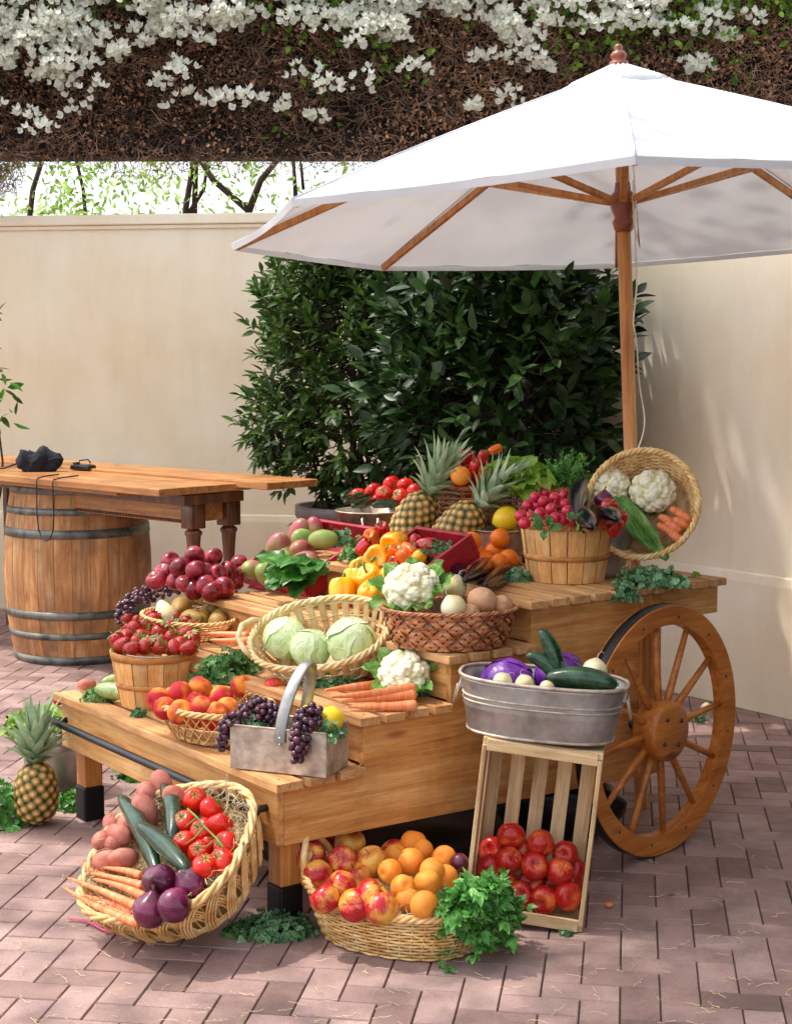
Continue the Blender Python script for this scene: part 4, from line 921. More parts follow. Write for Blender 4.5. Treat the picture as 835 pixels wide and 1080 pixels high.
# wheels
WX,WR=1.375,.4077
def wheel(y,sgn):
    m=Matrix.Translation((WX,y,WR))@Matrix.Rotation(sgn*.15,4,'Z')@Matrix.Rotation(sgn*PI/2,4,'X')
    w_=link('wheel',MB().add(lathe([(WR-.066,-.021),(WR-.006,-.026),(WR-.0025,-.0245),(WR-.0025,-.0205),(WR-.0068,-.0203),(WR-.0068,.0203),(WR-.0025,.0205),(WR-.0025,.0245),(WR-.006,.026),(WR-.066,.021),(WR-.066,-.021)],96)).mesh('wheel_rim',M['wheelw'],False),cart,bevel=0); w_.matrix_basis=m
    for p in w_.data.polygons: p.use_smooth=False
    MB().add(lathe([(WR-.0066,-.0195),(WR,-.019),(WR,.019),(WR-.0066,.0195)],96)).build('tyre',M['iron'],w_)
    hub=MB().add(lathe([(.001,.052),(.088,.052),(.096,.044),(.098,.03),(.098,-.03),(.092,-.04),(.001,-.04)],48)).build('hub',M['wheelw'],w_,True,bevel=0)
    for k in range(4):
        a=k*TAU/4+.6; MB().add(lathe([(.001,.059),(.006,.057),(.008,.052)],10),mat=Matrix.Translation((.055*math.cos(a),.055*math.sin(a),0))).build('bolt',M['iron'],hub)
    for k in range(12):
        a=k*TAU/12+.09; V,Fq=tube([(.08,0,0),(.13,0,0),(.2,0,0),(.345,0,0)],[.011,.0125,.0115,.0095],10); MB().add((V,Fq),mat=Matrix.Rotation(a,4,'Z')).build('spoke',M['wheelw'],w_)
    for k in range(12):
        a=k*TAU/12+.09+TAU/24; MB().add(lathe([(.001,.0255),(.004,.025),(.005,.0235)],8),mat=Matrix.Translation(((WR-.04)*math.cos(a),(WR-.04)*math.sin(a),0))).build('rim_bolt',M['iron'],w_)
wheel(-.118,1); wheel(W+.118,-1)
MB().add(tube([(WX,-.05,WR),(WX,W+.05,WR)],.022,12)).build('axle',M['iron'],cart)
def cw(s,w,z): return CM@Vector((s,w,z))
# ---------------------------------------------------------------- containers
def ringp(a,b,pw,th,k=1.0):
    c,s=np.cos(th),np.sin(th); d=(np.abs(c)**pw+np.abs(s)**pw)**(1/pw); return a*k*c/d, b*k*s/d
class Basket:
    """woven basket: base at local z 0, rim at h; lift(th) raises the rim"""
    def __init__(s,name,label,mw,a,b,h,base=.72,pw=2.2,rows=12,stakes=40,mat='wicker',style='weave',rim=.011,wr=.0035,lift=None,power=.8,group=None,base_z=0.004):
        s.mw=mw;s.a=a;s.b=b;s.h=h;s.base=base;s.pw=pw;s.power=power;s.lift=lift or (lambda th:0*th); s.root=empty(name,label,'basket',mw,group)
        s.P=lambda th,t,off=0.0: s.point(np.asarray(th,float),np.asarray(t,float),off)
        mt=M[mat]; q=np.random.default_rng(int(a*1e4))
        N=stakes*3; th=np.arange(N)*TAU/N; mb=MB()
        if style=='weave':
            for k in range(rows):
                t=(k+.5)/rows*.97; off=wr*.9*np.cos(stakes*th/2+PI*k); j=.006*np.sin(3*th+k)/rows*4
                mb.add(tube(s.P(th,t+j*.3,off),wr*q.uniform(.85,1.1),5,closed=True),q.uniform(.25,.8))
            for k in range(stakes):
                t=np.linspace(0,1,6); mb.add(tube(s.P(th[k*3]+0*t,t,0),wr*.8,4),.4)
        elif style=='lattice':
            for k in range(stakes):
                for d in (1,-1):
                    t=np.linspace(0,1,9); o=.0025*d; mb.add(tube(s.P(k*TAU/stakes+d*t*.42,t,o),wr,4),q.uniform(.3,.8))
            for t in (.04,.1,.5,.93): mb.add(tube(s.P(th,t+0*th,wr*np.cos(stakes*th/2)),wr,5,closed=True),.6)
        elif style=='slat':
            for k in range(stakes):
                t=np.linspace(0,1,6); c=k*TAU/stakes; hw=TAU/stakes*.30
                A=s.P(c-hw+0*t,t,.001);B=s.P(c+hw+0*t,t,.001);A2=s.P(c-hw+0*t,t,-.002);B2=s.P(c+hw+0*t,t,-.002); V=np.stack([A,B,B2,A2],1).reshape(-1,3)
                mb.add((V,[(i*4+j,i*4+(j+1)%4,i*4+4+(j+1)%4,i*4+4+j) for i in range(5) for j in range(4)]),q.uniform(.3,.8))
            for t in (.0,.07,.45,.53,.86,.92):
                mb.add(tube(s.P(th,t+0*th,.0035*np.cos(stakes*th/2+t*40)),.0032,5,closed=True),q.uniform(.4,.8))
        elif style=='twill':
            for d,m_ in ((1,stakes),(-1,stakes)):
                for k in range(m_):
                    t=np.linspace(0,1,22); c=k*TAU/m_+d*t*.62; ph=t*11*d+k*1.0; hw=TAU/m_*.36; o=.0028*np.sign(np.sin(ph*PI/1.5))*np.minimum(1,np.abs(np.sin(ph*PI/1.5))*3)*d
                    A=s.P(c-hw,t,o);B=s.P(c+hw,t,o); V=np.stack([A,B],1).reshape(-1,3)
                    mb.add((V,[(i*2,i*2+1,i*2+3,i*2+2) for i in range(21)]),np.repeat(np.clip(.5+o/.0028*.3+q.normal()*.12,0,1),2))
            mb.add((s.shell(-.007)),.05)
        elif style=='arch':
            for k in range(stakes):
                for j in range(4):
                    u=np.linspace(0,1,20); A=TAU/stakes*2.6; t=np.sin(PI*u)**.62*(1.0-.075*j); c=k*TAU/stakes+A*(u-.5)*(1-.10*j); o=.006*np.cos(PI*u)+.003*np.sin(PI*u*3)
                    mb.add(tube(s.P(c,.08+t*.97,.002+o),.0032,5,caps=False),q.uniform(.35,.9))
            for k in range(stakes*2):
                t=np.linspace(0,1,5); mb.add(tube(s.P(k*PI/stakes+0*t,t,-.008),.004,4),.35)
            for t in (.02,.08,.14,.5,.56): mb.add(tube(s.P(th,t+0*th,-.004+.003*np.cos(stakes*th)),.0038,5,closed=True),.6)
        s.wall=mb.build('woven_wall',mt,s.root)
        n=72; th=np.arange(n)*TAU/n; mb=MB(); V=[(0,0,base_z)]; X,Y=ringp(a*base,b*base,pw,th,.99); V+=[(x,y,base_z) for x,y in zip(X,Y)]
        mb.add((V,[(0,1+i,1+(i+1)%n) for i in range(n)]),.3)
        for k in (.98,.75,.5,.25): X,Y=ringp(a*base,b*base,pw,th,k); mb.add(tube(np.stack([X,Y,0*X+base_z+.002],-1),.003,4,closed=True),.5)
        mb.build('woven_base',mt,s.root)
        N=stakes*6; th=np.arange(N)*TAU/N; mb=MB(); m_=max(6,stakes//2)
        for k in range(3):
            ph=k*TAU/3; P=s.P(th,1+0*th,rim*.55*np.cos(m_*th+ph)); P[:,2]+=rim*.55*np.sin(m_*th+ph); mb.add(tube(P,rim*.52,6,closed=True),.45+.2*k)
        s.rimo=mb.build('braided_rim',mt,s.root)
        MB().add(s.shell(-.004,.0,.86)).build('lining',M['shade'],s.root) if style in('lattice',) and 0 else None
    def shell(s,off,t0=0,t1=1):
        n=60; th=np.arange(n)*TAU/n; V=np.concatenate([s.P(th,t+0*th,off)[None] for t in np.linspace(t0,t1,5)],0).transpose(1,0,2).reshape(-1,3); return V,quads(n,5,True)
    def point(s,th,t,off):
        k=s.base+(1-s.base)*t**s.power; X,Y=ringp(s.a,s.b,s.pw,th,1.0); r=np.hypot(X,Y); f=(k*r+off)/r; return np.stack([X*f,Y*f,s.h*t+s.lift(th)*np.clip(t,0,1)**2+.002],-1)
    def w(s,x,y,z): return s.mw@Vector((x,y,z))
    def n(s): return Vector(s.mw.col[2][:3]).normalized()
    def fill(s,px,py,h): return onpl(px,py,s.w(0,0,h),s.n())
    def straw(s,z,n=500,label='',sz=1.0,spill=0,L=.07):
        """pale packing straw heaped in the basket"""
        q=np.random.default_rng(n); mb=MB(); th=q.uniform(0,TAU,n); rr=q.random(n)**.5*(1+spill*q.random(n)**3); X,Y=ringp(s.a,s.b,s.pw,th,.88*sz); O=np.stack([X*rr,Y*rr,z+.02*sn(np.stack([X*rr,Y*rr,0*X],-1),20,2)+q.normal(0,.006,n)+.0*X],-1)
        if spill: O[:,2]=np.where(rr>.95,s.h+.004+q.random(n)*.01,O[:,2])
        D=q.normal(size=(n,3))*[1,1,.35]; X_,Y_,Z_=axes(D)
        for k in range(4):
            c=np.cumsum(q.normal(size=(7,3))*.22+[.3,0,0],0); c-=c.mean(0); c/=np.linalg.norm(c[-1]-c[0])+1e-6; V,Fq=tube(c,.012,3,caps=False); i=slice(k,None,4); stamp(mb,V,Fq,X_[i],Y_[i],Z_[i],O[i],q.uniform(.5,1.3,len(X_[i]))*L,q.random(len(X_[i])))
        V,Fq=lathe([(.001,z-.004),(.5,z-.006),(1,z-.02)],40); V[:,0]*=s.a*.84*sz; V[:,1]*=s.b*.84*sz; mb.add((V,Fq),.3)
        o=mb.build('packing_straw',M['straw'],mw=s.mw); tag(o,label,'straw',kind='stuff'); return o

def bushel(name,label,c,r1,r0,h,rz=0,handle_a=0,gr=None):
    m=TRS(c,(0,0,rz)); r=empty(name,label,'basket',m,gr); n=16; wall=MB()
    for i in range(n):
        a0=i*TAU/n+.012;a1=(i+1)*TAU/n-.012; t=random.random(); o=.0015*(i%2); prof=[(r0+(r1-r0)*k**.9+o,h*k) for k in (0,.33,.66,1)]; inn=[(x-.003,z) for x,z in prof[::-1]]
        V,Fq=lathe(prof+inn+[prof[0]],5,a0,a1); wall.add((V,Fq),t)
    wall.add(lathe([(.001,.005),(r0-.002,.005)],32),.3); wall.build('stave_wall',M['bushel'],r)
    for z,hh,o in ((h-.014,.026,.0042),(h*.40,.018,.004)):
        R=lambda zz:r0+(r1-r0)*(zz/h)**.9; MB().add(lathe([(R(z-hh/2)+.002,z-hh/2),(R(z-hh/2)+o,z-hh/2),(R(z+hh/2)+o,z+hh/2),(R(z+hh/2)+.002,z+hh/2)],64)).build('hoop',M['bushelh'],r)
    MB().add(lathe([(r1-.004,h-.03),(r1-.0075,h-.03),(r1-.0075,h-.002),(r1-.004,h-.002)],64)).build('inner_hoop',M['bushelh'],r)
    # wire handle folded down over the rim on the viewer's side
    pts=[]
    for k in range(25):
        a=handle_a-PI/2+PI*k/24; pts.append(((r1+.004)*math.cos(a),(r1+.004)*math.sin(a),h+.004-.010*math.sin(PI*k/24)))
    MB().add(tube(pts,.0016,5)).build('wire_handle',M['wire'],r)
    V=[];P=[pts[k] for k in range(15,20)]; MB().add(tube(P,.0075,8)).build('handle_grip',M['crate'],r)
    return r,m
def ruffpile(name,label,loc,size,n,r,mat='kale',seed=0,waves=8,amp=.42,rot=0,cat='kale',group=None,tilt=(0,0)):
    return tag(clump(int(n*3.2),size,r*.5,seed,waves,amp*1.25).build(name,M[mat],mw=TRS(loc,(tilt[0],tilt[1],rot))),label,cat,group)
def bunch(name,label,cat,mw,n,L,spread,mat='parsley',leafs=9,ls=.018,seed=0,T=None,droop=.5,stalk='celery',tw=.0012):
    r=empty(name,label,cat,mw); st,lf=herb(n,L,spread,leafs,ls,seed,T,droop,tw); st.build('stem',M[stalk],r); lf.build('foliage',M[mat],r); return r
def leafy(name,label,cat,mw,n,L,w,mat,spread=1.2,seed=0,curl=.35,cup=.3,el=.6,ruff=.012):
    """open head of broad leaves growing along local z"""
    q=np.random.default_rng(seed); mb=MB()
    for k in range(n):
        a=k*2.4; e=el+(1.45-el)*(k/n); (V,Fq),T=bigleaf(L*q.uniform(.8,1.1)*(1-.35*k/n),w*q.uniform(.8,1.1),k,curl,cup,ruff=ruff); d=(math.cos(a)*math.cos(e),math.sin(a)*math.cos(e),math.sin(e))
        mb.add((V,Fq),T*q.uniform(.8,1.1),mat=frame((.01*math.cos(a),.01*math.sin(a),0),d,(-math.cos(a)*.6,-math.sin(a)*.6,1)))
    return tag(mb.build(name,M[mat],mw=mw),label,cat)

# ================================================================ goods, following the photograph
# ---- A: tilted basket of mixed vegetables at the front
nA=Vector((-.40,-.42,.815)).normalized(); cA=onpl(176,897,(0,4.17,.245),(0,1,0)); hA=.15; mA=zframe(cA-nA*hA,nA,(.95,-.30,0))
A=Basket('wicker_basket','blond braided wicker basket of mixed vegetables tipped against the cart leg',mA,.255,.235,hA,.80,2.6,8,22,'wicker','arch',.013)
A.straw(hA*.66,1500,'pale straw packed around the tomatoes, potatoes and carrots',1.0,.12)
def put(B,kind,lst,h,label,cat,group=None,tilt=.5,s=1.0,ax=None,js=.07,name=None):
    out=[]
    for i,p in enumerate(lst):
        px,py=p[:2]; hh=h+(p[2] if len(p)>2 else 0); L=B.fill(px,py,hh); lab=label[i] if isinstance(label,list) else label
        R=toward(ax or B.n(),tilt); k=s*random.uniform(1-js,1+js); R=Matrix.Translation(L)@R@Matrix.Scale(k,4); out.append(item(kind,None,lab,cat,None if isinstance(label,list) else group,mw=R,name=name))
    return out
put(A,'tomato',[(206,843),(223,853),(195,867),(214,876),(232,871),(238,890),(194,888),(211,899,.0),(217,914,.015),(234,908),(202,852,-.03),(224,890,-.03)],hA+.012,'ripe red vine tomato heaped in the tipped vegetable basket','tomato','tomatoes in the tipped basket',.5,1.0,(-.2,-.5,.8))
MB_=MB(); pts=[A.fill(198,853,hA+.055),A.fill(208,862,hA+.062),A.fill(216,872,hA+.062),A.fill(228,884,hA+.055),A.fill(236,894,hA+.05)]; MB_.add(tube(pts,.0028,6)).add(tube([pts[1],A.fill(196,872,hA+.055)],.0022,5)).add(tube([pts[2],A.fill(205,884,hA+.058),A.fill(196,890,hA+.052)],.0022,5)).add(tube([pts[3],A.fill(218,893,hA+.06),A.fill(207,892,hA+.06)],.002,5))
tag(MB_.build('tomato_vine',M['stem']),'green vine stalk branching over the ripe tomatoes','stalk')
put(A,'potato',[(108,887),(126,880),(111,908),(131,905),(121,893,-.02),(118,868,-.01)],hA+.006,'pink skinned potato at the rim side of the tipped basket','potato','pink potatoes in the tipped basket',1.5,.9)
put(A,'potato',[(156,836),(153,854),(186,842),(170,830,-.01),(140,868,-.02)],hA+.006,'pink skinned potato behind the cucumbers in the tipped basket','potato','pink potatoes behind cucumbers',1.5,1.05)
put(A,'onion_red',[(168,931,.01),(202,932),(184,955,.015),(159,960,.0)],hA+.01,['shiny red onion touching the ends of the carrots','red onion just below the vine tomatoes','red onion with dry neck, largest at the basket rim','red onion lying lowest beside the carrot tips'],'onion',None,.9,1.15)
for k,(a,b,h) in enumerate((((127,840),(166,921),.022),((172,828),(181,889),.018),((146,869),(198,919),.045))):
    span('cucumber',A.fill(*a,hA+h),A.fill(*b,hA+h),.24,['long dark cucumber nearest the potatoes','dark cucumber pointing up between potatoes and tomatoes','dark cucumber lying across the two other cucumbers'][k],'cucumber',None,1.02,A.n(),k)
for k,(a,b,h) in enumerate((((68,936),(146,974),.010),((72,926),(149,958),.022),((96,921),(152,935),.018),((99,927),(153,946),.03),((85,950),(146,973),.0),((107,915),(150,924),.008),((84,909),(125,929),.0),((74,942),(140,962),-.002))):
    span('carrot',A.fill(*a,hA+h),A.fill(*b,hA+h),.2,'orange carrot in the row spilling over the tipped basket rim','carrot','carrots spilling from the tipped basket',.95,A.n())
# ---- B: boat shaped basket with apples and apricots
cB=onz(419,1009,0)+Vector((0,.12,0)); lB=lambda th:.075*np.clip(np.cos(th-PI),0,1)**5+.02*np.clip(np.cos(th),0,1)**4-.012
mB=TRS(cB,(0,0,math.radians(-27))); hB=.14
B=Basket('wicker_basket','low oval wicker basket of apples and apricots on the brick paving',mB,.272,.175,hB,.78,2.1,13,46,'wicker','weave',.012,.0036,lB)
MB().add(tube([B.P(np.array([PI+d]),np.array([1.0]),.004)[0]+np.array([0,0,z]) for d,z in ((-.5,0),(-.38,.03),(-.15,.055),(.15,.055),(.38,.03),(.5,0))],.010,8)).build('handle',M['wicker'],B.root)
B.straw(hB*.92,500,'pale packing straw under the apples and apricots',.97)
put(B,'apple_pink',[(327,903,.03),(334,924),(360,908,.03),(369,890,.03),(392,909,.02),(360,935,.012),(392,944,.014),(416,901,.0),(345,889,.0),(376,925,-.01),(343,948,-.005),(374,955,-.012),(402,958,-.01)],hB+.022,'red and yellow apple heaped at the raised end of the oval basket','apple','apples in the oval basket',1.2,1.12)
put(B,'apricot',[(436,889,.035),(433,908,.03),(411,919,.025),(425,936,.015),(450,931,.012),(447,954,.01),(468,905,.02),(456,919,.02),(418,904,.01),(445,897,.02),(430,950,-.01),(470,925,0)],hB+.022,'ripe orange apricot heaped beside the apples and leaves','apricot','apricots in the oval basket',1.2,1.06)
put(B,'plum',[(485,910,.02)],hB+.02,['single dark plum beside the apricots near the crate'],'plum',None,1)
d1=onpl(470,925,B.w(0,0,hB+.02),B.n()); 
bunch('celery_leaf_bunch','bunch of bright green celery leaves draped over the oval basket end','herbs',frame(B.fill(482,936,hB+.035),Vector((.30,-.22,-.04)),(0,0,1)),75,.165,.62,'parsley',9,.032,4,LOBED,.50)
bunch('celery_leaf_bunch','smaller spray of green leaves hanging down the basket side','herbs',frame(B.fill(486,942,hB+.045),Vector((.05,-.30,-.06)),(0,-.3,1)),34,.10,.8,'parsley',8,.032,6,LOBED,.30)
# ---- C: slatted pine crate on end with apples
f0=onz(491,953,0); f1=onz(613,984,0); ex=(f1-f0).normalized(); ey=Vector((-ex.y,ex.x,0)); Wc=(f1-f0).length; Hc=.512; Dc=.215
Wc=.335; ex=Vector((.985,-.17,0)).normalized(); ey=Vector((-ex.y,ex.x,0)); mC=Matrix.Translation(f1)@Matrix.Rotation(math.radians(6),4,ey)@Matrix.Rotation(math.radians(-2),4,ex)@frame((0,0,0),ex,(0,0,1))@Matrix.Translation((-Wc,0,0))
cr=empty('apple_crate','raw pine slatted crate standing on end, holding apples under the tub','crate',mC); Wc=.335
def cbx(n,m_,*b): return MB().add(box(*b)).build(n,M[m_],cr,False,bevel=.002)
cbx('end_board','cratex',0,Wc,0,Dc,0.001,.02); cbx('end_board','cratex',0,Wc,0,Dc,Hc-.02,Hc)
cbx('rail','cratex',.0125,Wc-.0125,-.011,-.0005,0.002,.036); cbx('rail','cratex',.0125,Wc-.0125,-.011,-.0005,Hc-.036,Hc-.002)
for x in (0,Wc-.012): cbx('side_slat','crate',x,x+.012,-.0115,.072,.0205,Hc-.0205); cbx('side_slat','crate',x,x+.012,.12,Dc,.0205,Hc-.0205)
bw=(Wc-.03)/5
for k in range(5): cbx('back_slat','crate',.002+k*(bw+.0075)-.001,.002+k*(bw+.0075)+bw*.66,Dc+.0005,Dc+.009,.003,Hc-.003)
nC=Vector(mC.col[1][:3])
lst=[(539,882,.05),(570,890,.06),(517,896,.10),(537,907,.02),(563,914,.02),(590,919,.03),(596,901,.09),(601,946,.015),(573,950,.01),(609,919,.1),(607,932,.08),(553,899,.09),(548,948,.02),(532,930,.05),(585,935,.07),(516,915,.03),(520,945,.04),(560,932,.06)]
for (px,py,d) in lst:
    L=onpl(px,py,mC@Vector((0,.035+d*.9,0)),nC); x=(mC.inverted()@L); x.x=min(max(x.x,.052),Wc-.052); x.z=max(x.z,.062); L=mC@x
    v=Vector((random.uniform(-.5,.4),-.8,random.uniform(-.5,.6))); v=-v if random.random()<.6 else v
    item('apple',None,'shiny red apple piled in the upended pine crate','apple','apples in the pine crate',mw=Matrix.Translation(L)@zframe((0,0,0),v,(1,.2,0))@Matrix.Scale(random.uniform(.97,1.04),4))
# ---- D: oval galvanised tub on the crate
top=mC@Vector((Wc/2,Dc/2+.01,Hc)); aD,bD,hD=.238,.145,.16
mD=TRS((top.x-.018,top.y+.0,top.z+.012),(0,math.radians(3.5),math.radians(-10)))
tubr=empty('galvanised_tub','oval galvanised steel tub of purple cabbage and cucumbers on the crate','tub',mD)
def ovl(prof,n=80):
    V=[]; th=np.arange(n)*TAU/n
    for k,z in prof:
        X,Y=ringp(aD*(1 if k<0 else 1),bD,2.6,th,abs(k)); V.append(np.stack([X,Y,0*X+z],-1))
    return np.stack(V,1).reshape(-1,3),quads(n,len(prof),True)
MB().add(ovl([(.01,0.004),(.86,.004),(.862,0),(.875,.0),(.88,.012),(.925,.07),(.945,.078),(.93,.086),(.95,.094),(.937,.102),(.985,.148),(.99,.155),(.975,.155),(.93,.10),(.865,.012),(.01,.012)])).build('tub_body',M['galv'],tubr)
th=np.arange(80)*TAU/80; X,Y=ringp(aD,bD,2.6,th,1.0); MB().add(tube(np.stack([X,Y,0*X+hD],-1),.0055,8,closed=True)).build('rolled_rim',M['galvm'],tubr)
for zz,kk in ((.092,.942),(.106,.950)): MB().add(tube(np.stack([X*kk,Y*kk,0*X+zz],-1),.0034,8,closed=True)).build('pressed_bead',M['galvm'],tubr)
MB().add(tube(np.stack([X*.872,Y*.872,0*X+.005],-1),.0045,8,closed=True)).build('base_bead',M['galvm'],tubr)
for s in (-1,1):
    MB().add(box(-.012,.002,-.022,.022,.112,.142),mat=Matrix.Translation((s*(aD*.965)+(.005 if s>0 else .005),0,0))).build('handle_bracket',M['galv'],tubr,False,bevel=.003)
    pts=[(s*(aD*.97+.008+.012*math.sin(q)),-.01+.034*math.cos(q),.128-.062*math.sin(q)) for q in np.linspace(0,PI,12)]
    MB().add(tube(pts,.003,8)).build('ring_handle',M['galvm'],tubr)
class Pl:   # simple filling plane
    def __init__(s,c,n=(0,0,1)): s.c=Vector(c); s.nn=Vector(n).normalized()
    def fill(s,px,py,h): return onpl(px,py,s.c+s.nn*h,s.nn)
    def n(s): return s.nn
D=Pl((mD.translation.x,mD.translation.y,mD.translation.z+hD))
def ix(kind,p,label,cat,s=1.0,z=(0,0,1),var=None,group=None,name=None,x=(1,.2,0)): return item(kind,None,label,cat,group,mw=zframe(p,z,x)@Matrix.Scale(s,4),var=var,name=name)
ix('cabbage_purple',mD@Vector((-.105,.02,.125)),'purple cabbage at the ring handle end of the tub','cabbage',.98,(-.3,-.3,1)); ix('cabbage_purple',mD@Vector((.045,.055,.155)),'purple cabbage behind the upright cucumber in the tub','cabbage',.93,(.2,-.5,.7),1)
tb=lambda x,y,z:mD@Vector((x,y,z))
def tz(px,py,y): # point seen at (px,py) on the tub's local y plane
    return onpl(px,py,mD@Vector((0,y,0)),Vector(mD.col[1][:3]))
span('cucumber',tz(570,664,-.03),tz(588,718,-.05),.24,'dark cucumber standing up out of the tub','cucumber',None,.95,(0,-1,.3),0)
span('cucumber',tz(555,690,-.045),tz(590,722,-.055),.24,'short dark cucumber leaning in the middle of the tub','cucumber',None,.85,(0,-1,.3),1)
span('cucumber',tz(575,715,-.085),tz(650,722,-.085),.24,'thick dark cucumber lying along the tub rim','cucumber',None,1.25,(0,-1,.3),2)
for p,l,s in (((530,719,-.09),'small white onion, outermost of the tub','.72'),((553,721,-.095),'white onion between two others in the tub','.72'),((577,725,-.10),'tiny white onion against the lying cucumber','.55')): ix('onion_white',tz(*p),l,'onion',float(s),(random.uniform(-.6,.6),.3,.6))
ix('onion_white',tz(627,707,-.02),'large white onion at the far rim of the tub','onion',.95,(.2,.1,1))
ix('cabbage_purple',mD@Vector((.12,.03,.05)),'purple cabbage mostly sunk below the tub rim','cabbage',.8)
ix('cabbage_purple',mD@Vector((-.02,-.02,.06)),'purple cabbage sunk in the middle of the tub','cabbage',.75)
# ---- T: strawberries in a bushel basket
def pl(px,py,z): return onz(px,py,z)
cT=pl(163,742,T1); cT.z=T1+.002; rT,mT=bushel('bushel_basket','small bushel basket of strawberries at the end of the lowest shelf',cT,.142,.112,.185,.4,-.9)
TP=Pl((cT.x,cT.y,T1+.185))
put(TP,'strawberry',[(133,672),(141,664),(151,671),(167,669),(180,661),(171,679),(159,681),(145,678),(195,669),(197,657),(187,653),(191,681),(163,655),(203,662),(130,680),(180,674),(155,660),(172,650),(150,683),(205,675),(183,683),(140,684),(125,676),(198,684),(168,684),(158,650),(190,645),(176,643)],.022,'ripe red strawberry heaped in the small bushel basket','strawberry','strawberries in the bushel basket',1.5,1.35)
put(TP,'strawberry',[(x,y) for y in (655,665,676) for x in range(135,206,9)],-.006,'ripe red strawberry lower in the bushel basket','strawberry','strawberries lower in the bushel basket',1.1,1.2)
# ---- S: peach basket
cS=cw(.13,.62,T1); pS=pl(226,777,T1); mS=TRS((pS.x,pS.y,T1+.002),(0,0,YAW+PI/2))
S=Basket('wicker_basket','low oval lattice wicker basket of peaches on the front shelf',mS,.232,.16,.105,.66,2.0,8,34,'wickerd','lattice',.010,.0026)
put(S,'peach',[(167,738,.01),(190,731,.03),(211,726,.03),(234,735,.03),(213,747,.012),(190,751,.0),(174,747,.0),(255,724,.02),(228,752,.0),(205,742,.0),(240,748,.0),(185,740,0),(222,722,.0),(205,757,-.035),(225,760,-.035)],.10,'fuzzy red and orange peach in the lattice basket','peach','peaches in the lattice basket',1.3,1.0)
put(S,'peach',[(289,726,.03)],.10,['single peach beyond the trug grapes'],'peach')
# ---- R: galvanised trug with hoop handle
q0=pl(243,811,T1); q1=pl(344,822,T1); ex=(q1-q0).normalized(); mR=frame(q0+Vector((0,0,.003)),ex,(0,0,1)); Lr=(q1-q0).length; Dr=.155; Hr=.125
tr=empty('metal_trug','galvanised metal trug with tall hoop handle on the front shelf corner','trug',mR)
def rb(n,*b): return MB().add(box(*b)).build(n,M['galvm'],tr,False,bevel=.0015)

rb('front_panel',0,Lr,0,.003,0,Hr); rb('back_panel',0,Lr,Dr-.003,Dr,0,Hr); rb('end_panel',0,.003,.0035,Dr-.0035,0,Hr-.02); rb('end_panel',Lr-.003,Lr,.0035,Dr-.0035,0,Hr-.02); rb('base_panel',.0035,Lr-.0035,.0035,Dr-.0035,0,.003)
MB().add(tube([(0,.001,Hr),(Lr,.001,Hr)],.0035,8)).add(tube([(0,Dr,Hr),(Lr,Dr,Hr)],.0035,8)).build('rolled_edge',M['galvm'],tr)
V=[];n=30
for k in range(n+1):
    a=PI*k/n; y=Dr/2-(Dr/2+.004)*math.cos(a); z=Hr*.72+(.205)*math.sin(a)**.8; ny=-math.cos(a); nz=math.sin(a)
    for dx in (-.018,-.014,.014,.018): ln=.075*math.sin(a)**1.3; V.append((Lr*.53+dx+ln*.4,y+ln*.6+ny*(.003 if abs(dx)<.016 else 0),z+nz*(.003 if abs(dx)<.016 else 0)))
    for dx in (.018,-.018): V.append((Lr*.53+dx+ln*.4,y+ln*.6-ny*.003,z-nz*.003))
MB().add((V,quads(n+1,6,False))).add((V,[(k*6+5,k*6+0,k*6+6,k*6+11) for k in range(n)])).build('hoop_handle',M['galv'],tr)
for dz in (0,.018): MB().add(lathe([(.001,.002),(.004,.001),(.005,-.001)],10),mat=TRS((Lr*.53,-.006,Hr*.74+dz-.01),(PI/2,0,0))).build('rivet',M['wire'],tr)
tm=lambda x,y,z:mR@Vector((x,y,z))
ix('lemon',tm(Lr*.66,Dr*.75,Hr+.012),'yellow lemon just behind the hoop handle of the trug','lemon',1.08,(1,.2,.3)); ix('lemon',tm(Lr*.86,Dr*.68,Hr+.012),'bigger yellow lemon at the corner of the trug','lemon',1.2,(1,.5,.2))
ix('lemon',tm(Lr*.75,Dr*.6,Hr-.05),'yellow lemon mostly hidden low in the trug','lemon',1.1,(1,.5,.2)); 
def lp(*a): return tuple(tm(*a))
grape_bunch(tm(Lr*.22,Dr*.5,Hr+.03),[lp(Lr*.05,Dr*.5,Hr+.02),lp(Lr*.25,Dr*.45,Hr+.035),lp(Lr*.42,Dr*.4,Hr+.02)],'dark red grapes lying in the trug beside the curly kale',58,.045)
grape_bunch(tm(Lr*.8,Dr*.3,Hr+.04),[lp(Lr*.72,Dr*.5,Hr+.03),lp(Lr*.78,Dr*.2,Hr+.035),lp(Lr*.78,-.018,Hr-.01),lp(Lr*.74,-.028,Hr-.06)],'dark red grape bunch hanging down the front of the trug',74,.045)
grape_bunch(tm(-.02,.03,Hr),[lp(.03,.03,Hr+.03),lp(-.01,.02,Hr+.0),lp(-.030,.015,Hr-.04),lp(-.035,.01,Hr-.07)],'purple grapes spilling over the peach basket rim',34,.03)
ruffpile('curly_kale','curly kale leaves tucked in the trug end beside the grapes',tm(.035,.07,Hr-.02),(.055,.065,.06),60,.019,'kaleb',3)
ruffpile('curly_kale','blue green kale tucked under the lemons in the trug',tm(Lr-.02,.07,Hr-.03),(.035,.06,.06),30,.018,'kaleb',4)
ruffpile('curly_kale','kale tucked in the middle of the trug under the handle',tm(Lr*.45,.08,Hr-.07),(.06,.05,.05),24,.018,'kaleb',5)
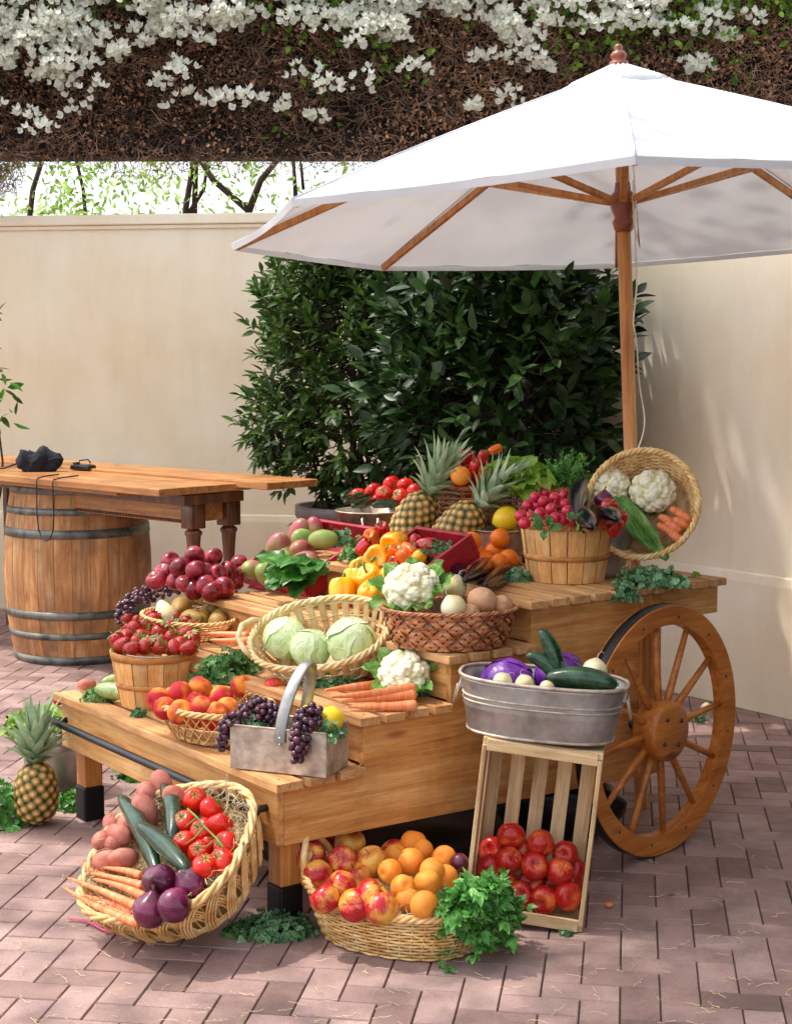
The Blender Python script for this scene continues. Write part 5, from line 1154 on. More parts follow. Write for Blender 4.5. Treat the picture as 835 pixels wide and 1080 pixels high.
# ---- U: shallow bowl of pears with grapes
pU=pl(199,672,T15); mU=TRS((pU.x,pU.y,T15+.002),(0,0,YAW+PI/2))
U=Basket('shallow_basket','shallow tan basket of pears and grapes behind the strawberries',mU,.225,.15,.075,.6,2.0,8,30,'wickerd','weave',.008,.003)
put(U,'pear',[(215,629,.03),(191,641,.02),(221,645,.015),(244,643,.01),(251,650,.0),(203,653,.0),(230,654,.0),(238,632,0),(205,635,0),(212,655,-.01),(240,657,-.02)],.07,'russet brown pear in the shallow basket','pear','pears in the shallow basket',2.0,1.0)
put(U,'pear_pale',[(175,647,.012)],.07,['pale yellow pear beside the grapes in the shallow basket'],'pear',None,.5)
gA=lambda px,py,h:tuple(U.fill(px,py,h))
grape_bunch(U.fill(170,625,.1),[gA(185,622,.09),gA(160,625,.09),gA(142,630,.085),gA(130,642,.06),gA(127,655,.02)],'dark grapes spilling over the shallow basket end',78,.045)
grape_bunch(U.fill(185,618,.1),[gA(200,618,.085),gA(180,620,.1),gA(165,612,.1)],'grapes lying between the pears and dark red apples',34,.036)
# ---- V: dark red apples heaped on the third shelf
VP=Pl(cw(.8,1.3,T2))
vl=[(173,605,.05),(190,599,.09),(205,586,.15),(225,588,.13),(207,602,.10),(242,602,.08),(196,616,.05),(217,617,.05),(236,620,.04),(253,595,.05),(180,592,.06),(218,604,.08),(230,606,.08),(185,612,.04),(165,612,.03),(248,612,.04),(212,593,.1),(205,622,.03),(225,624,.03)]
put(VP,'apple_dark',vl,0,'dark glossy red apple heaped beyond the pears','apple','dark red apples heaped beyond the pears',1.3,1.02)
# ---- W X Y: carrots, kale and squashes on the lower shelves
span('carrot',pl(212,668,T15+.05),pl(262,671,T15+.05),.2,'lone orange carrot lying behind the kale','carrot',None,1.2)
span('carrot',pl(222,675,T15+.035),pl(266,676,T15+.035),.2,'second orange carrot half hidden under the first','carrot',None,1.2)
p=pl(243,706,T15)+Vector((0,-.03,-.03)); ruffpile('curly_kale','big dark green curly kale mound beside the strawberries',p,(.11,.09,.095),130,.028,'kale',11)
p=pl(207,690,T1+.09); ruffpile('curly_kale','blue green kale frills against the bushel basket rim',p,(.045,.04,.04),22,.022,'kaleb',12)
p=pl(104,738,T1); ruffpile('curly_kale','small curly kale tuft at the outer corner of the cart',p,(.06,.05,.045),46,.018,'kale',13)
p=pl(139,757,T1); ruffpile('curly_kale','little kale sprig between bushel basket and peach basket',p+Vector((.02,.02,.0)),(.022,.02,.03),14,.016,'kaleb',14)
span('squash_pale',pl(101,727,T1+.045),pl(137,732,T1+.04),.16,'pale green squash beside the strawberry basket','squash',None,1.1); span('squash_pale',pl(108,719,T1+.05),pl(138,717,T1+.05),.16,'light green squash lying behind another squash','squash',None,.8)
ix('potato',pl(92,722,T1+.025),'round green topped root at the kale tuft','vegetable',.7)
# ---- M N: red crates
def redcrate(label,FL,wlen,L,al,h=.085):
    v=Vector((math.cos(YAW),math.sin(YAW),0)); u=Vector((-math.sin(YAW),math.cos(YAW),0)); ax=(v*math.cos(al)+Vector((0,0,math.sin(al)))).normalized(); m=frame(FL,ax,(0,0,1)); r=empty('red_crate',label,'crate',m); t=.016
    # local x up the slope, y = u toward the far left ; crate spans y from -wlen to 0
    for n,b in (('front_board',(0,t,-wlen,0,-h*.85,0)),('back_board',(L-t,L,-wlen,0,-h,0)),('side_board',(t+.0005,L-t-.0005,-t,0,-h,0)),('side_board',(t+.0005,L-t-.0005,-wlen,-wlen+t,-h,0)),('base_board',(.002,L-.002,-wlen+.002,-.002,-h-.009,-h-.0005))): MB().add(box(*b)).build(n,M['redwood'],r,False,bevel=.003)
    return r,m
FLm=onpl(250,599,cw(.80,1.52,0),Vector((math.sin(-YAW)*-1,0,0)) ) if 0 else aty(250,599,5.93)
m1,mM=redcrate('red painted crate of mangoes and greens, farther of the two',FLm,.44,.385,math.radians(27))
FLn=aty(352,617,5.28); m2,mN=redcrate('red painted crate of yellow and orange peppers in the middle',FLn,.31,.40,math.radians(27))
def cpl(m,h): return Pl(m@Vector((0,0,h)),m.col[2][:3])
Mp=cpl(mM,0); Np=cpl(mN,0)
for p,k,l in (((293,577,.03),'mango','yellow green mango with a pink shoulder along the crate side'),((294,592,.02),'mango_green','pale green mango in the middle of the front rows'),((267,601,.02),'mango','pink blushed mango at the crate corner by the dark apples'),((282,607,.02),'mango','rosy mango touching the spinach leaves'),((315,562,.02),'mango_red','deep red mango in the back corner of its crate'),((321,571,.03),'mango_green','half green mango in the back row'),((318,580,.025),'mango_red','red mango in the middle of the mango crate'),((341,569,.045),'mango_green','large round green mango beside the kale'),((322,592,.01),'mango','mango partly under the leaves'),((303,585,-.01),'mango','mango low in the middle of the crate'),((332,560,.0),'mango_red','dark mango against the back board')):
    B_=Mp.fill(p[0],p[1],p[2]-.018); r_=toward(Mp.n(),1.2); item(k,None,l,'mango',None,mw=Matrix.Translation(B_)@r_@Matrix.Scale(1.02,4))
ruffpile('curly_kale','curly kale between the green mango and the crate end',Mp.fill(358,575,-.03),(.05,.06,.07),50,.02,'kaleb',21)
sp=Mp.fill(330,606,.02); q=np.random.default_rng(2); mb=MB()
for k in range(22):
    (V,Fq),T=bigleaf(.15*q.uniform(.8,1.15),.062,k,.3,.22,ruff=.009); a=q.uniform(-.9,.9); mb.add((V,Fq),T*.8,mat=frame((q.normal()*.03,q.normal()*.025,.015+.03*q.random()),(-math.cos(a)*.9+.3*q.normal(),-.55*math.sin(a)*1.2-.35,-.05+.25*q.normal()),(q.normal()*.3,-.4,1)))
tag(mb.build('spinach_bunch',M['spinach'],mw=Matrix.Translation(sp)),'bunch of flat dark spinach leaves over the mango crate edge','spinach')
for (px,py,h),k,l,s in (((416,572,.045),'pepper_yellow','yellow pepper highest in the pepper crate',1.05),((397,589,.035),'pepper_yellow','big yellow pepper below the highest one',1.15),((375,612,.03),'pepper_yellow','yellow pepper near the crate side board',1.05),((392,611,.045),'pepper_yellow','yellow pepper touching the cauliflower side',1.1),((361,624,.035),'pepper_yellow','yellow pepper behind the cabbage basket rim',1.1),((391,629,.04),'pepper_yellow','lowest yellow pepper above the cabbage basket',1.1),((412,611,.03),'pepper_yellow','yellow pepper half hidden by the cauliflower',1.0),((416,583,.05),'pepper_orange','amber pepper against the top yellow pepper',1.0),((431,581,.03),'pepper_orange','orange pepper above its twin',1.05),((428,591,.035),'pepper_orange','orange pepper below its twin',1.1),((441,588,.035),'pepper_yellow','tiny yellow pepper beside the orange pair',.62),((392,567,.03),'pepper_orange','amber orange pepper by the kale and crate rim',1.0),((404,560,.02),'pepper_red','red pepper behind the crate rim',1.0),((436,573,.02),'pepper_red','red pepper left of the other back pepper',.95),((449,575,.02),'pepper_red','red pepper with stalk facing out',.95),((417,596,.03),'pepper_red','small red pepper among the yellow ones',.9),((383,577,.02),'pepper_red','thin red pepper lying on the kale',.9),((405,600,-.01),'pepper_yellow','yellow pepper under the pile',1.0),((380,600,-.01),'pepper_yellow','yellow pepper deep in the crate',1.0)):
    B_=Np.fill(px,py,h-.012); item(k,None,l,'pepper',None,mw=Matrix.Translation(B_)@toward((.2,-.4,.8),.8)@Matrix.Scale(s,4))
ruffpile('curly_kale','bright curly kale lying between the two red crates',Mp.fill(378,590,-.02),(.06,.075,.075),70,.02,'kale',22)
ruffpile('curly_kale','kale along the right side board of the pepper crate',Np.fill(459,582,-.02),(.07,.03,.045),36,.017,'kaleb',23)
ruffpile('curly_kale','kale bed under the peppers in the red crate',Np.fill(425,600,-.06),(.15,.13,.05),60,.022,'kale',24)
# ---- O: cabbage basket
nO=Vector((-.22,-.50,.84)).normalized(); pO=pl(337,716,T15); cO=onpl(337,669,(0,4.87,0),(0,1,0)); mO=zframe(cO-nO*.115,nO,(1,-.12,0))
O_=Basket('split_wood_basket','oval pale split wood basket of three green cabbages',mO,.228,.165,.12,.74,2.2,6,34,'wickerp','slat',.011)
MB().add(tube([O_.P(np.array([PI+d]),np.array([1.0]),.004)[0]+np.array([-x,0,z]) for d,x,z in ((-.55,0,0),(-.45,.015,.02),(-.2,.025,.035),(.15,.025,.035),(.4,.015,.02),(.5,0,0))],.009,8)).build('handle',M['wickerp'],O_.root)
for px,py,h,s,l in ((301,673,.0,.88,'green cabbage at the handle end of the oval basket'),(328,684,.01,.80,'smallest green cabbage, in the middle of the basket'),(371,677,.01,1.0,'largest pale green cabbage at the basket end beside the carrots')): ix('cabbage',O_.fill(px,py,.09+h),l,'cabbage',s,(.2,-.5,.7))
# ---- P: brown basket
pP=pl(474,682,T2); mP=TRS((pP.x,pP.y+.03,T2+.002),(0,0,.1))
Pb=Basket('brown_basket','dark brown twill woven basket of cauliflower, onions and aubergines',mP,.208,.17,.115,.80,2.0,8,44,'wickerb','twill',.0065,power=.7)
ix('cauliflower',Pb.fill(434,620,.165),'large white cauliflower in the brown woven basket','cauliflower',1.12,(-.15,-.55,.8))
for px,py,h,k,s,l in ((478,620,.15,'onion_white',1.15,'white onion beside the cauliflower, topmost of the brown basket'),(478,640,.135,'onion_white',1.0,'white onion at the rim of the brown basket'),(509,634,.14,'turnip',1.05,'tan root vegetable, largest in the brown basket'),(530,638,.125,'turnip',.75,'small tan root at the end of the brown basket'),(519,620,.12,'turnip',.8,'tan root tucked behind the larger one'),(495,648,.11,'turnip',.8,'tan root just above the brown rim')): ix(k,Pb.fill(px,py,h),l,'onion' if 'onion' in k else 'root vegetable',s,(random.uniform(-.5,.5),.1,.8) if k!='turnip' else (.3,-.6,.6))
for (x,y) in ((445,650),(465,640),(515,650),(490,640)): ix('turnip',Pb.fill(x,y,.07),'tan root lying deep in the brown basket','root vegetable',.8,group='roots deep in the brown basket')
span('aubergine',Pb.fill(455,590,.12),Pb.fill(486,606,.165),.2,'black aubergine leaning out of the brown basket by the peppers','aubergine',None,1.1,(0,0,1),0)
span('aubergine',Pb.fill(520,586,.12),Pb.fill(490,612,.18),.2,'black aubergine lying above the white onion','aubergine',None,1.04,(0,0,1),1)
span('aubergine',Pb.fill(545,592,.10),Pb.fill(510,618,.17),.2,'glossy aubergine touching the tan roots','aubergine',None,1.04,(0,0,1),0)
# ---- Q: cauliflower and carrots on the shelf
ix('cauliflower',pl(426,741,T15)+Vector((0,.07,.075)),'creamy cauliflower standing on the shelf behind the carrots','cauliflower',.98,(-.1,-.55,.8),1)
for a,b,h,l in (((343,728),(404,722),.02,'carrot pointing under the cauliflower'),((349,735),(437,726),.045,'carrot topmost in the row of shelf carrots'),((361,740),(438,733),.03,'carrot in the middle of the shelf row'),((368,745),(439,744),.015,'carrot nearest the shelf edge')): span('carrot',pl(*a,T15+h-.0),pl(*b,T15+h-.0),.2,l,'carrot',None,1.25)
p=pl(345,722,T15); ruffpile('curly_kale','dark kale flattened under the cabbage basket',p,(.10,.07,.03),50,.02,'kaleb',25)
ruffpile('curly_kale','kale leaves behind the shelf cauliflower',pl(447,738,T15)+Vector((0,.08,.0)),(.03,.04,.09),26,.02,'kaleb',26)
# ---- E: bushel basket with radishes and aubergines
cE=pl(597,611,T3); cE.z=T3+.002; bushel('bushel_basket','bushel basket of radishes and aubergines on the top shelf',cE,.158,.128,.205,.3,-.7)
EP=Pl((cE.x,cE.y,T3+.205))
put(EP,'radish',[(564,524,.06),(573,529,.05),(585,525,.06),(581,537,.03),(596,532,.04),(569,541,.03),(585,546,.015),(556,533,.03),(549,544,.01),(598,539,.03),(590,528,.04),(560,545,.0),(575,550,.0),(592,550,.0),(566,533,.03),(602,529,.04),(553,552,-.005),(602,549,0),(575,520,.04),(595,522,.05)],.012,'bright pink red radish in the top bushel basket','radish','radishes in the top bushel basket',1.2,1.05)
put(EP,'radish',[(x,y) for y in (535,548) for x in range(555,606,9)],-.012,'pink radish lower in the bushel basket','radish','radishes lower in the bushel basket',1.2,1.1)
span('aubergine',EP.fill(611,552,.02),EP.fill(617,507,.10),.2,'black aubergine upright among the radishes','aubergine',None,1.15,(0,-1,.2),0)
span('aubergine',EP.fill(598,534,.02),EP.fill(622,556,.03),.2,'black aubergine leaning on the upright one','aubergine',None,1.1,(0,-1,.2),1)
span('aubergine',EP.fill(620,535,.02),EP.fill(648,548,.04),.2,'black aubergine jutting past the bushel rim','aubergine',None,0.99,(0,-1,.2),0)
ix('onion_red',EP.fill(637,528,.06),'dark red onion between two aubergines','onion',.8)
leafy('radish_leaves','green radish leaves folded over the bushel rim','leaves',TRS(EP.fill(575,557,.02),(1.1,0,-.3)),5,.055,.02,'kale',seed=3,ruff=.004)
leafy('radish_leaves','round green leaves near the wire handle','leaves',TRS(EP.fill(606,552,.02),(1.1,0,.5)),4,.05,.02,'kale',seed=4,ruff=.004)
ruffpile('radish_greens','fine radish tops above the pink radishes',EP.fill(585,515,.05),(.05,.03,.03),14,.012,'spinach',6,cat='leaves')
# ---- F: tall ribbed bucket behind
pF=pl(634,611,T3); cF=Vector((pF.x+.0,pF.y+.10,T3+.002)); bk=empty('tall_bucket','dull galvanised bucket of red peppers behind the bushel basket','bucket',TRS(cF))
MB().add(lathe([(.001,.003),(.085,.003),(.09,.0),(.093,.02),(.103,.08),(.107,.085),(.105,.09),(.108,.1),(.112,.105),(.110,.11),(.122,.19),(.126,.192),(.122,.195),(.115,.188),(.09,.01)],48)).build('bucket_body',M['galv'],bk)
FP=Pl(cF+Vector((0,0,.19)))
for px,py,h,s,l in ((653,548,.03,.95,'red pepper at the bucket rim'),(648,556,.01,1.0,'red pepper half sunk in the bucket'),(640,540,.05,1.2,'dark red pepper at the top of the bucket'),(630,545,.0,1.1,'red pepper hidden behind the aubergines')): ix('pepper_red',FP.fill(px,py,h),l,'pepper',s,(.3,-.3,1))
# ---- G: round basket leaning, open to the viewer
nG=Vector((-.28,-.90,.34)).normalized(); yG=5.20; cG=aty(677,531,yG); mG=zframe(cG-nG*.13,nG,(.95,-.3,0))
G=Basket('round_basket','round tan wicker basket leaning on the parasol pole, open toward the front','' or mG,.186,.186,.13,.74,2.0,13,40,'wicker','weave',.011,.0038)
ix('cauliflower_bare',G.fill(688,518,.09),'larger white cauliflower in the leaning round basket','cauliflower',.98,(-.1,-.8,.6),0); ix('cauliflower_bare',G.fill(643,514,.08),'greenish cauliflower at the shaded side of the leaning basket','cauliflower',.88,(-.1,-.8,.6),1)
a_,b_=G.fill(650,528,.11),G.fill(703,590,.12); q=np.random.default_rng(4); mb=MB(); Lr_=(b_-a_).length
for k in range(9):
    (V,Fq),T=bigleaf(Lr_*(1.12-.03*k),.052,k,-.12,.42*(-1),ruff=.007); an=(k-4)*.42; mb.add((V,Fq),np.clip(T*.9,0,1),mat=Matrix.Rotation(an,4,'X')@TRS((0,0,.004+.003*(4-abs(k-4)))))
tag(mb.build('romaine_lettuce',M['romaine'],mw=frame(b_,a_-b_,nG)),'long romaine lettuce lying diagonally in the leaning basket','lettuce')
for px,py in ((714,541),(702,549),(717,552),(707,562),(713,568),(709,556),(700,558),(720,545)):
    p=G.fill(px,py,.10); span('baby_carrot',p+Vector((-.018,0,.012)),p+Vector((.02,-.008,-.008)),.055,'stubby orange carrot in the leaning round basket','carrot','stubby carrots in the leaning basket',1.15)
ruffpile('salad_leaf','dark green leaf pile under the two leaning cauliflowers',G.fill(668,540,.05),(.10,.05,.05),30,.028,'spinach',31,5,.3,cat='leaves')
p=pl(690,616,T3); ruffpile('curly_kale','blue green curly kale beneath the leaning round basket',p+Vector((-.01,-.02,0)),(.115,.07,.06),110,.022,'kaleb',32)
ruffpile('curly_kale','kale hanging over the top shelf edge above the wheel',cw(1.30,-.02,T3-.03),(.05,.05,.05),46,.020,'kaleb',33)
ruffpile('garlic_sprig','pale little sprig left lying on the shelf end',pl(733,608,T3),(.014,.014,.014),8,.012,'lettuce',34,cat='leaves')
# ---- H: oranges and kale on the top shelf edge
put(Pl(cw(1.0,.3,T3)),'orange',[(497,571,.10),(527,568,.10),(502,586,.04),(521,582,.05),(536,590,.036),(490,583,.04),(512,575,.06),(510,592,.03),(526,594,.03)],0,'bright orange on the top shelf beside the bushel basket','orange','oranges on the top shelf',1.2,1.0)
p=pl(546,612,T3); ruffpile('curly_kale','blue green kale on the shelf between oranges and bushel basket',p,(.075,.05,.04),62,.018,'kaleb',35)
# ---- I: pan with lemon
pI=pl(531,598,T3)+Vector((.01,.13,0)); rI=empty('steel_pan','shiny steel pan holding one lemon behind the oranges','pan',TRS((pI.x-.01,pI.y,T3+.030)))
MB().add(lathe([(.001,.002),(.088,.002),(.094,.01),(.103,.09),(.108,.092),(.104,.095),(.091,.012),(.001,.008)],40)).build('pan_body',M['galvm'],rI)
MB().add(box(-.07,.07,-.07,.07,-.028,0)).build('stand_block',M['cart'],rI,False,bevel=.003)
ix('lemon',aty(534,547,pI.y-.03),'large yellow lemon in the steel pan','lemon',1.3,(1,.2,.3)); ix('lemon',Vector((pI.x+.02,pI.y+.02,T3+.095)),'lemon lower in the steel pan','lemon',1.1,(1,.2,.3))
# ---- J: back row, basket of lettuce and herbs
pJ=cw(1.60,.76,T3); mJ=TRS((pJ.x,pJ.y,T3+.002)); J=Basket('brown_basket','reddish brown basket of lettuce and herbs in the back row',mJ,.16,.13,.26,.80,2.0,12,30,'wickerb','weave',.01,.005)
def backp(px,py,Y): return aty(px,py,Y)
Yj=pJ.y-.03
leafy('lettuce_head','bright yellow green lettuce behind the pineapples','lettuce',TRS(backp(549,508,Yj-.05),(.45,-.1,0)),18,.135,.07,'lettuce',seed=7,ruff=.02,curl=.45,el=.2)
leafy('leaf_lettuce','mid green lettuce between yellow lettuce and herbs','lettuce',TRS(backp(577,508,Yj),(.3,.1,1)),12,.09,.045,'spinach',seed=8,ruff=.012,el=.3)
bunch('dill_bunch','feathery dark green dill standing in the back row','herbs',frame(backp(594,528,Yj-.02),(0.06,-.05,1),(0,-1,0)),40,.19,.5,'parsley',14,.012,9,LEAFN,.0,'stem')
for px,py,k,s,l in ((522,474,'pepper_orange',.72,'orange pepper topmost of the back row'),(509,483,'pepper_red',.8,'red pepper behind the pineapple crowns'),(500,494,'pepper_red',.8,'red pepper low between the pineapple crowns'),(486,502,'apricot',1.1,'pale orange fruit behind the tomatoes and pineapple')): ix(k,backp(px,py,Yj+.02),l,'pepper' if 'pepper' in k else 'fruit',s,(1,.2,.4) if k=='pepper_orange' else (.2,-.3,1))
pJ2=cw(1.52,1.02,T3); J2=Basket('brown_basket','small brown basket of fruit hidden behind the pineapples',TRS((pJ2.x,pJ2.y,T3+.002)),.125,.115,.25,.80,2.0,12,24,'wickerb','weave',.009,.005)
for k in range(12): ix('pepper_red' if k%2 else 'pepper_orange',J2.w(.07*(1-k/16)*math.cos(k*.9),.07*(1-k/16)*math.sin(k*.9),.23+.011*k),'pepper heaped in the small hidden brown basket','pepper',1.2,group='peppers in the small brown basket')
# ---- K: pineapples of the back row
def pine(base,axis,label,s,var): return item('pineapple',None,label,'pineapple',None,mw=zframe(base,axis,(1,0,.2))@Matrix.Scale(s,4),var=var)
pine(aty(437,548,5.85),(.42,-.12,.80),'pineapple leaning right, nearer the pan of tomatoes',1.28,0)
pine(aty(484,556,5.66),(.55,-.10,.62),'pineapple leaning far over beside the oranges',1.25,1)
# ---- L: pan of tomatoes
pL=aty(391,551,6.05); rL=empty('steel_pan','brushed steel pan of tomatoes with folded handle behind the crates','pan',TRS((pL.x,pL.y,pL.z-.055)))
MB().add(lathe([(.001,.0),(.118,.0),(.126,.008),(.134,.10),(.141,.102),(.137,.106),(.124,.01),(.001,.006)],56)).build('pan_body',M['galvm'],rL)
MB().add(tube([(-.028,-.128,.085),(-.03,-.155,.082),(-.026,-.165,.045),(.026,-.165,.045),(.03,-.155,.082),(.028,-.128,.085)],.0055,8)).build('pan_handle',M['wire'],rL)
MB().add(box(-.09,.09,-.09,.09,-(pL.z-.055-T3)+.002,-.002)).build('stand_block',M['cart'],rL,False,bevel=.003)
LP=Pl((pL.x,pL.y,pL.z+.045))
put(LP,'tomato',[(405,521,.04),(428,512,.06),(421,525,.025),(393,518,.03),(378,524,.01),(436,520,.03),(413,512,.05),(400,530,.0),(425,530,0)],.0,'red tomato heaped in the steel pan','tomato','tomatoes in the steel pan',.9,1.1)
for a,b,l in (((364,530),(390,521),'green cucumber rib nearest the pan handle'),((372,534),(396,527),'green cucumber across the pan rim'),((393,533),(419,530),'small green cucumber in front of the tomatoes'),((362,524),(376,520),'cucumber end at the far side of the pan')): span('squash_pale' if 0 else 'cucumber',LP.fill(*a,.02),LP.fill(*b,.02),.24,l,'cucumber',None,.7)
# ---- Z: on the ground to the left
pz=onz(37,872,0); s_=1.24
pine(Vector((pz.x,pz.y+.03,.088*s_+.002)),(.02,-.05,1),'pineapple standing on the bricks beside the cart corner',s_,2)
pb=onz(50,838,0); rZ=empty('metal_pail','galvanised pail standing behind the ground pineapple','pail',TRS((pb.x+.02,pb.y+.05,0)))
MB().add(lathe([(.001,.004),(.085,.004),(.088,0),(.098,.03),(.100,.045),(.103,.05),(.118,.17),(.121,.175),(.118,.18),(.128,.235),(.133,.238),(.128,.242),(.115,.2),(.09,.01)],48)).build('pail_body',M['galv'],rZ)
MB().add(tube([(-.13,0,.225),(-.14,.0,.25),(-.11,.09,.28),(0,.13,.29),(.11,.09,.28),(.14,0,.25),(.13,0,.225)],.0028,6)).build('bail_handle',M['wire'],rZ)
leafy('lettuce_head','bright green frilly lettuce in the metal pail','lettuce',TRS((pb.x-.05,pb.y+.03,.235),(.2,-.1,0)),20,.13,.055,'lettuce',seed=17,ruff=.022,curl=.5,el=.35)
for k in range(5): (VF,T)=bigleaf(.2,.02,k,.1,.5); 
bunch('celery_stalks','pale celery stalks rising from the metal pail','celery',frame((pb.x-.06,pb.y+.02,.10),(-.15,-.1,1),(0,-1,0)),12,.2,.25,'lettuce',3,.02,19,None,.0,'celery',.004)
p=onz(2,868,0); ruffpile('leafy_greens','curly greens on the bricks at the outer side of the pineapple',p,(.10,.09,.16),95,.026,'parsley',41,cat='greens')
p=onz(72,858,0); ruffpile('leafy_greens','loose green leaves between the pineapple and cart leg',p+Vector((0,.1,0)),(.06,.10,.05),40,.022,'spinach',42,cat='greens')
ix('radish',onz(62,738,T1-.06),'pink radish peeping past the cart corner','radish',1.1)
p=onz(128,848,0)+Vector((.05,.35,0)); ruffpile('leafy_greens','dim greens in the shadow under the cart',p,(.13,.08,.05),60,.03,'spinach',43,cat='greens')
# ---- AA: kale on the ground at the front leg
p=onz(290,985,0); ruffpile('curly_kale','curly kale on the bricks between the two front baskets',p,(.105,.07,.055),130,.022,'kaleb',44); p=onz(252,985,0); ruffpile('curly_kale','yellowish kale on the bricks touching the tipped basket',p,(.05,.04,.035),36,.018,'kale',45)
p=onz(597,986,0); ruffpile('kale_sprig','tiny kale sprig on the bricks at the crate corner',p,(.022,.014,.01),14,.010,'kaleb',46)
# ---- AB: under and behind the wheel
q=np.random.default_rng(8)
def bag(a,t):
    ph=t*PI; x=.20*S_(ph)**.8*C_(a); y=.13*S_(ph)**.8*S_(a); z=.10*C_(ph); k=1+.16*sn(np.stack([x,y,z],-1),22,6); return x*k,y*k,np.maximum(z*k,-.085)
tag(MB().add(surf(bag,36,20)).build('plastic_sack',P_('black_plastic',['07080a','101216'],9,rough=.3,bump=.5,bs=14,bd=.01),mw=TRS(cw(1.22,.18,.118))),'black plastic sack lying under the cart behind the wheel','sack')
V=[];nx,ny=26,26  # dark wrinkled sheet added to deepen the shade below the cart
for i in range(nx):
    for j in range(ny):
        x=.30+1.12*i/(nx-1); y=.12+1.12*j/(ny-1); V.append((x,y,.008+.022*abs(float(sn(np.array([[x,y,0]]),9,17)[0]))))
tag(MB().add((V,quads(nx,ny,False))).build('undercart_shade_sheet',M['rubber'],mw=CM.copy()),'crumpled black sheet added to darken the shade under the cart','shade sheet')
p=onz(722,742,0)+Vector((-.02,-.35,0)); ruffpile('loose_greens','discarded green stalks and pale bulb seen through the wheel spokes',p,(.06,.05,.05),16,.018,'kaleb',47,cat='greens'); ix('onion_white',p+Vector((.04,-.04,.07)),'small white bulb on the ground beyond the wheel','onion',.6)
# ---- loose straw on the paving, ribbon, scraps
q=np.random.default_rng(12); mb=MB(); n=190; O=[]
for k in range(n):
    px,py=(q.uniform(20,835),q.uniform(890,1090)); g=onz(px,py,0); O.append((g.x,g.y,.006))
for k in range(40): g=onz(q.uniform(70,210),q.uniform(935,1010),0); O.append((g.x,g.y,.007))
O=np.array(O); X,Y,Z=axes(q.normal(size=(len(O),3))*[1,1,.06],np.array([0,0,1.]))
for k in range(5):
    c=np.cumsum(np.stack([q.normal(.25,.15,8),q.normal(0,.22,8),0*np.arange(8)],-1),0); c-=c.mean(0); c[:,2]=.02*np.abs(q.normal(size=8)); c/=np.linalg.norm(c[-1]-c[0])+1e-6; V,Fq=tube(c,.013,3,caps=False); i=slice(k,None,5); stamp(mb,V,Fq,X[i],Y[i],Z[i],O[i],q.uniform(.6,1.4,len(X[i]))*.045,.5+.4*q.random(len(X[i])))
tag(mb.build('straw_litter',M['straw']),'thin pale straw strands scattered over the brick paving','straw',kind='stuff')
P1=[onz(*p,.008) for p in ((72,969),(86,970),(98,974),(108,980),(118,984),(128,983))]
tag(MB().add(tube(P1,.005,6,flat=.6)).build('pink_ribbon',P_('pink_raffia',['b02a4a','d8607a'],20,rough=.6)),'curled pink strip of raffia on the bricks before the tipped basket','ribbon')
g=onz(642,957,0); tag(MB().add(f_round(.012,2,.6,.25,80),mat=TRS((g.x,g.y,.007))).build('carrot_scrap',M['carrot']),'little orange carrot scrap on the bricks beyond the crate','scrap')
g=onz(703,945,0); tag(MB().add(LEAF,mat=TRS((g.x,g.y,.006),(0,0,.6),.035)).build('fallen_leaf',P_('yellow_leaf',['7d7a20','a89a35'],20,transl=.2)),'single yellowed leaf on the shaded bricks','leaf')
# ---------------------------------------------------------------- unseen overhead tree, leaf clumps added where dapples and shade should fall
q=np.random.default_rng(3); r=empty('unseen_shade_tree','tall unseen tree with leaf clumps placed to dapple and shade the cart','tree',Matrix.Translation((-4.6,6.2,0)))
SUN=Vector((-.50,.10,1.0)).normalized()
mb=MB().add(tube([(0,0,0),(.1,0,2),(.3,-.3,4),(1.0,-.6,5.4),(2.4,-1.2,6.3)],[.16,.14,.12,.09,.04],10)); lf=MB()
O=[]
for (X,Y,sx,sy,n) in ((-.75,4.5,.7,.7,260),(-2.2,6.4,1.2,1.3,420),(-.1,3.1,.7,.5,420),(.8,2.3,.9,.8,900),(-1.6,2.9,.8,.5,230),(-.2,6.6,.8,.7,240),(2.6,7.1,.6,.75,2000),(1.1,3.6,.75,.55,1500),(1.5,2.7,.9,.6,1100)):
    c=Vector((X,Y,.3))+SUN*(6.6-.0)*1.0; k=q.normal(size=(n,3))*[sx*.55,sy*.55,.25]; O.append(np.array(c)-[-4.6,6.2,0]+k)
    mb.add(tube([(2.4,-1.2,6.3),tuple(np.array(c)-[-4.6,6.2,.3])],[.03,.01],6))
O=np.concatenate(O); keep=sn(O,4.5,5)>-.35; O=O[keep]; X_,Y_,Z_=axes(rdir(len(O))*[1,1,.5]); stamp(lf,*LEAFW,X_,Y_,Z_,O,q.uniform(.09,.16,len(O)),.5)
mb.build('trunk',M['bark'],r); lf.build('crown',M['treeleaf'],r)
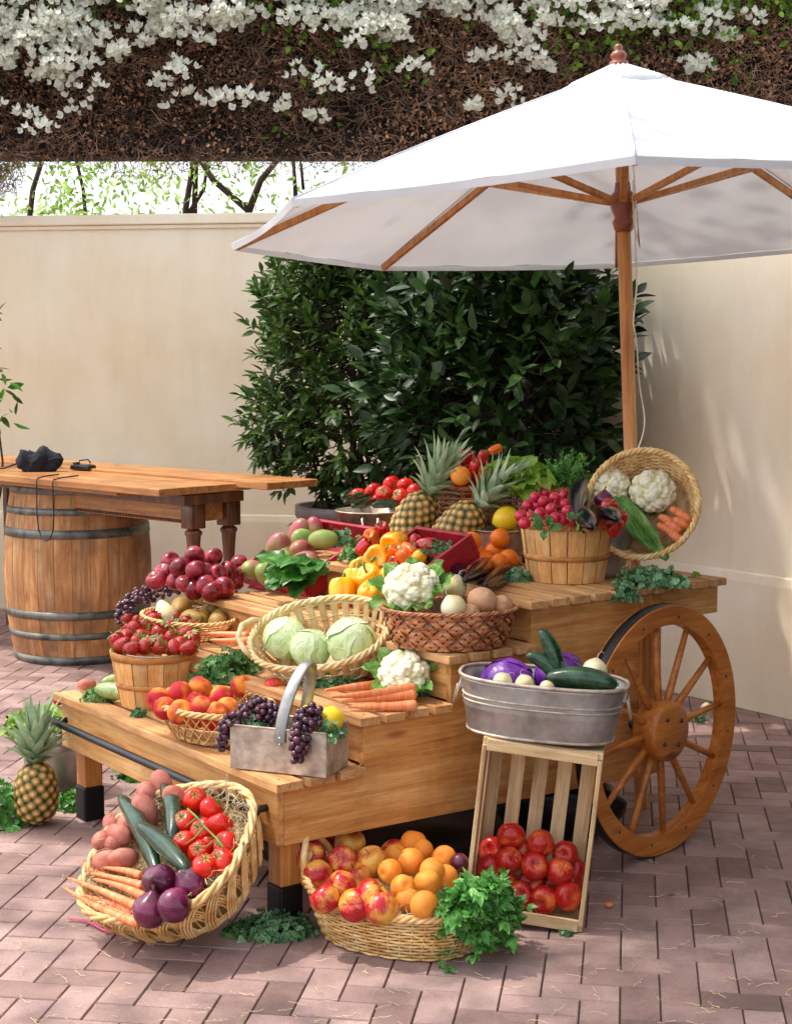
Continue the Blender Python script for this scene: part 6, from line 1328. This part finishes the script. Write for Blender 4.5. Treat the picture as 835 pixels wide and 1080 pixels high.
r=empty('sky_block_hedge','dense hedge added out of view to block sky light','hedge',Matrix.Translation((2.45,3.6,0)))  # invented hedge beyond the frame, keeps sky light off the right side
n=5200; O=q.uniform(-1,1,(n,3))*[.62,1.55,1.55]+[0,0,1.6]; X_,Y_,Z_=axes(rdir(n)); lf=MB(); stamp(lf,*LEAF,X_,Y_,Z_,O,q.uniform(.08,.13,n),q.random(n)); lf.build('foliage',M['camellia'],r)
MB().add(box(-.5,.5,-1.4,1.4,.02,3.0)).build('sky_block_core',M['soil'],r,False)
# ---------------------------------------------------------------- light
el=math.asin(SUN.z); az=math.atan2(SUN.x,SUN.y)
w=bpy.data.worlds.new('World'); sc.world=w; w.use_nodes=True; nt=w.node_tree; bg=nt.nodes['Background']
sky=nt.nodes.new('ShaderNodeTexSky'); sky.sky_type='NISHITA'; sky.sun_disc=False; sky.sun_elevation=el; sky.sun_rotation=az; sky.air_density=1.0; sky.dust_density=3.0; sky.ozone_density=1.0
hs=nt.nodes.new('ShaderNodeHueSaturation'); hs.inputs['Saturation'].default_value=.40; hs.inputs['Value'].default_value=2.75; nt.links.new(sky.outputs[0],hs.inputs['Color']); nt.links.new(hs.outputs[0],bg.inputs[0]); bg.inputs[1].default_value=.15
sl=bpy.data.lights.new('sun','SUN'); sl.energy=3.7; sl.angle=math.radians(.8); sl.color=(1,.95,.87); so=bpy.data.objects.new('sun',sl); COL.objects.link(so); so.matrix_world=zframe((0,0,8),SUN,(1,0,0))
# ---------------------------------------------------------------- camera
cd=bpy.data.cameras.new('camera'); co=bpy.data.objects.new('camera',cd); COL.objects.link(co); co.location=CAM; co.rotation_euler=(PI/2-PITCH,0,0)
cd.sensor_fit='VERTICAL'; cd.sensor_height=24; cd.lens=24*F/1080; cd.clip_end=300; cd.clip_start=.05; sc.camera=co
sc.view_settings.view_transform='Standard'; sc.view_settings.look='None'; sc.view_settings.exposure=0; sc.view_settings.gamma=1
sc.cycles.use_denoising=True; sc.cycles.max_bounces=8; sc.cycles.transparent_max_bounces=8
sc.render.film_transparent=False
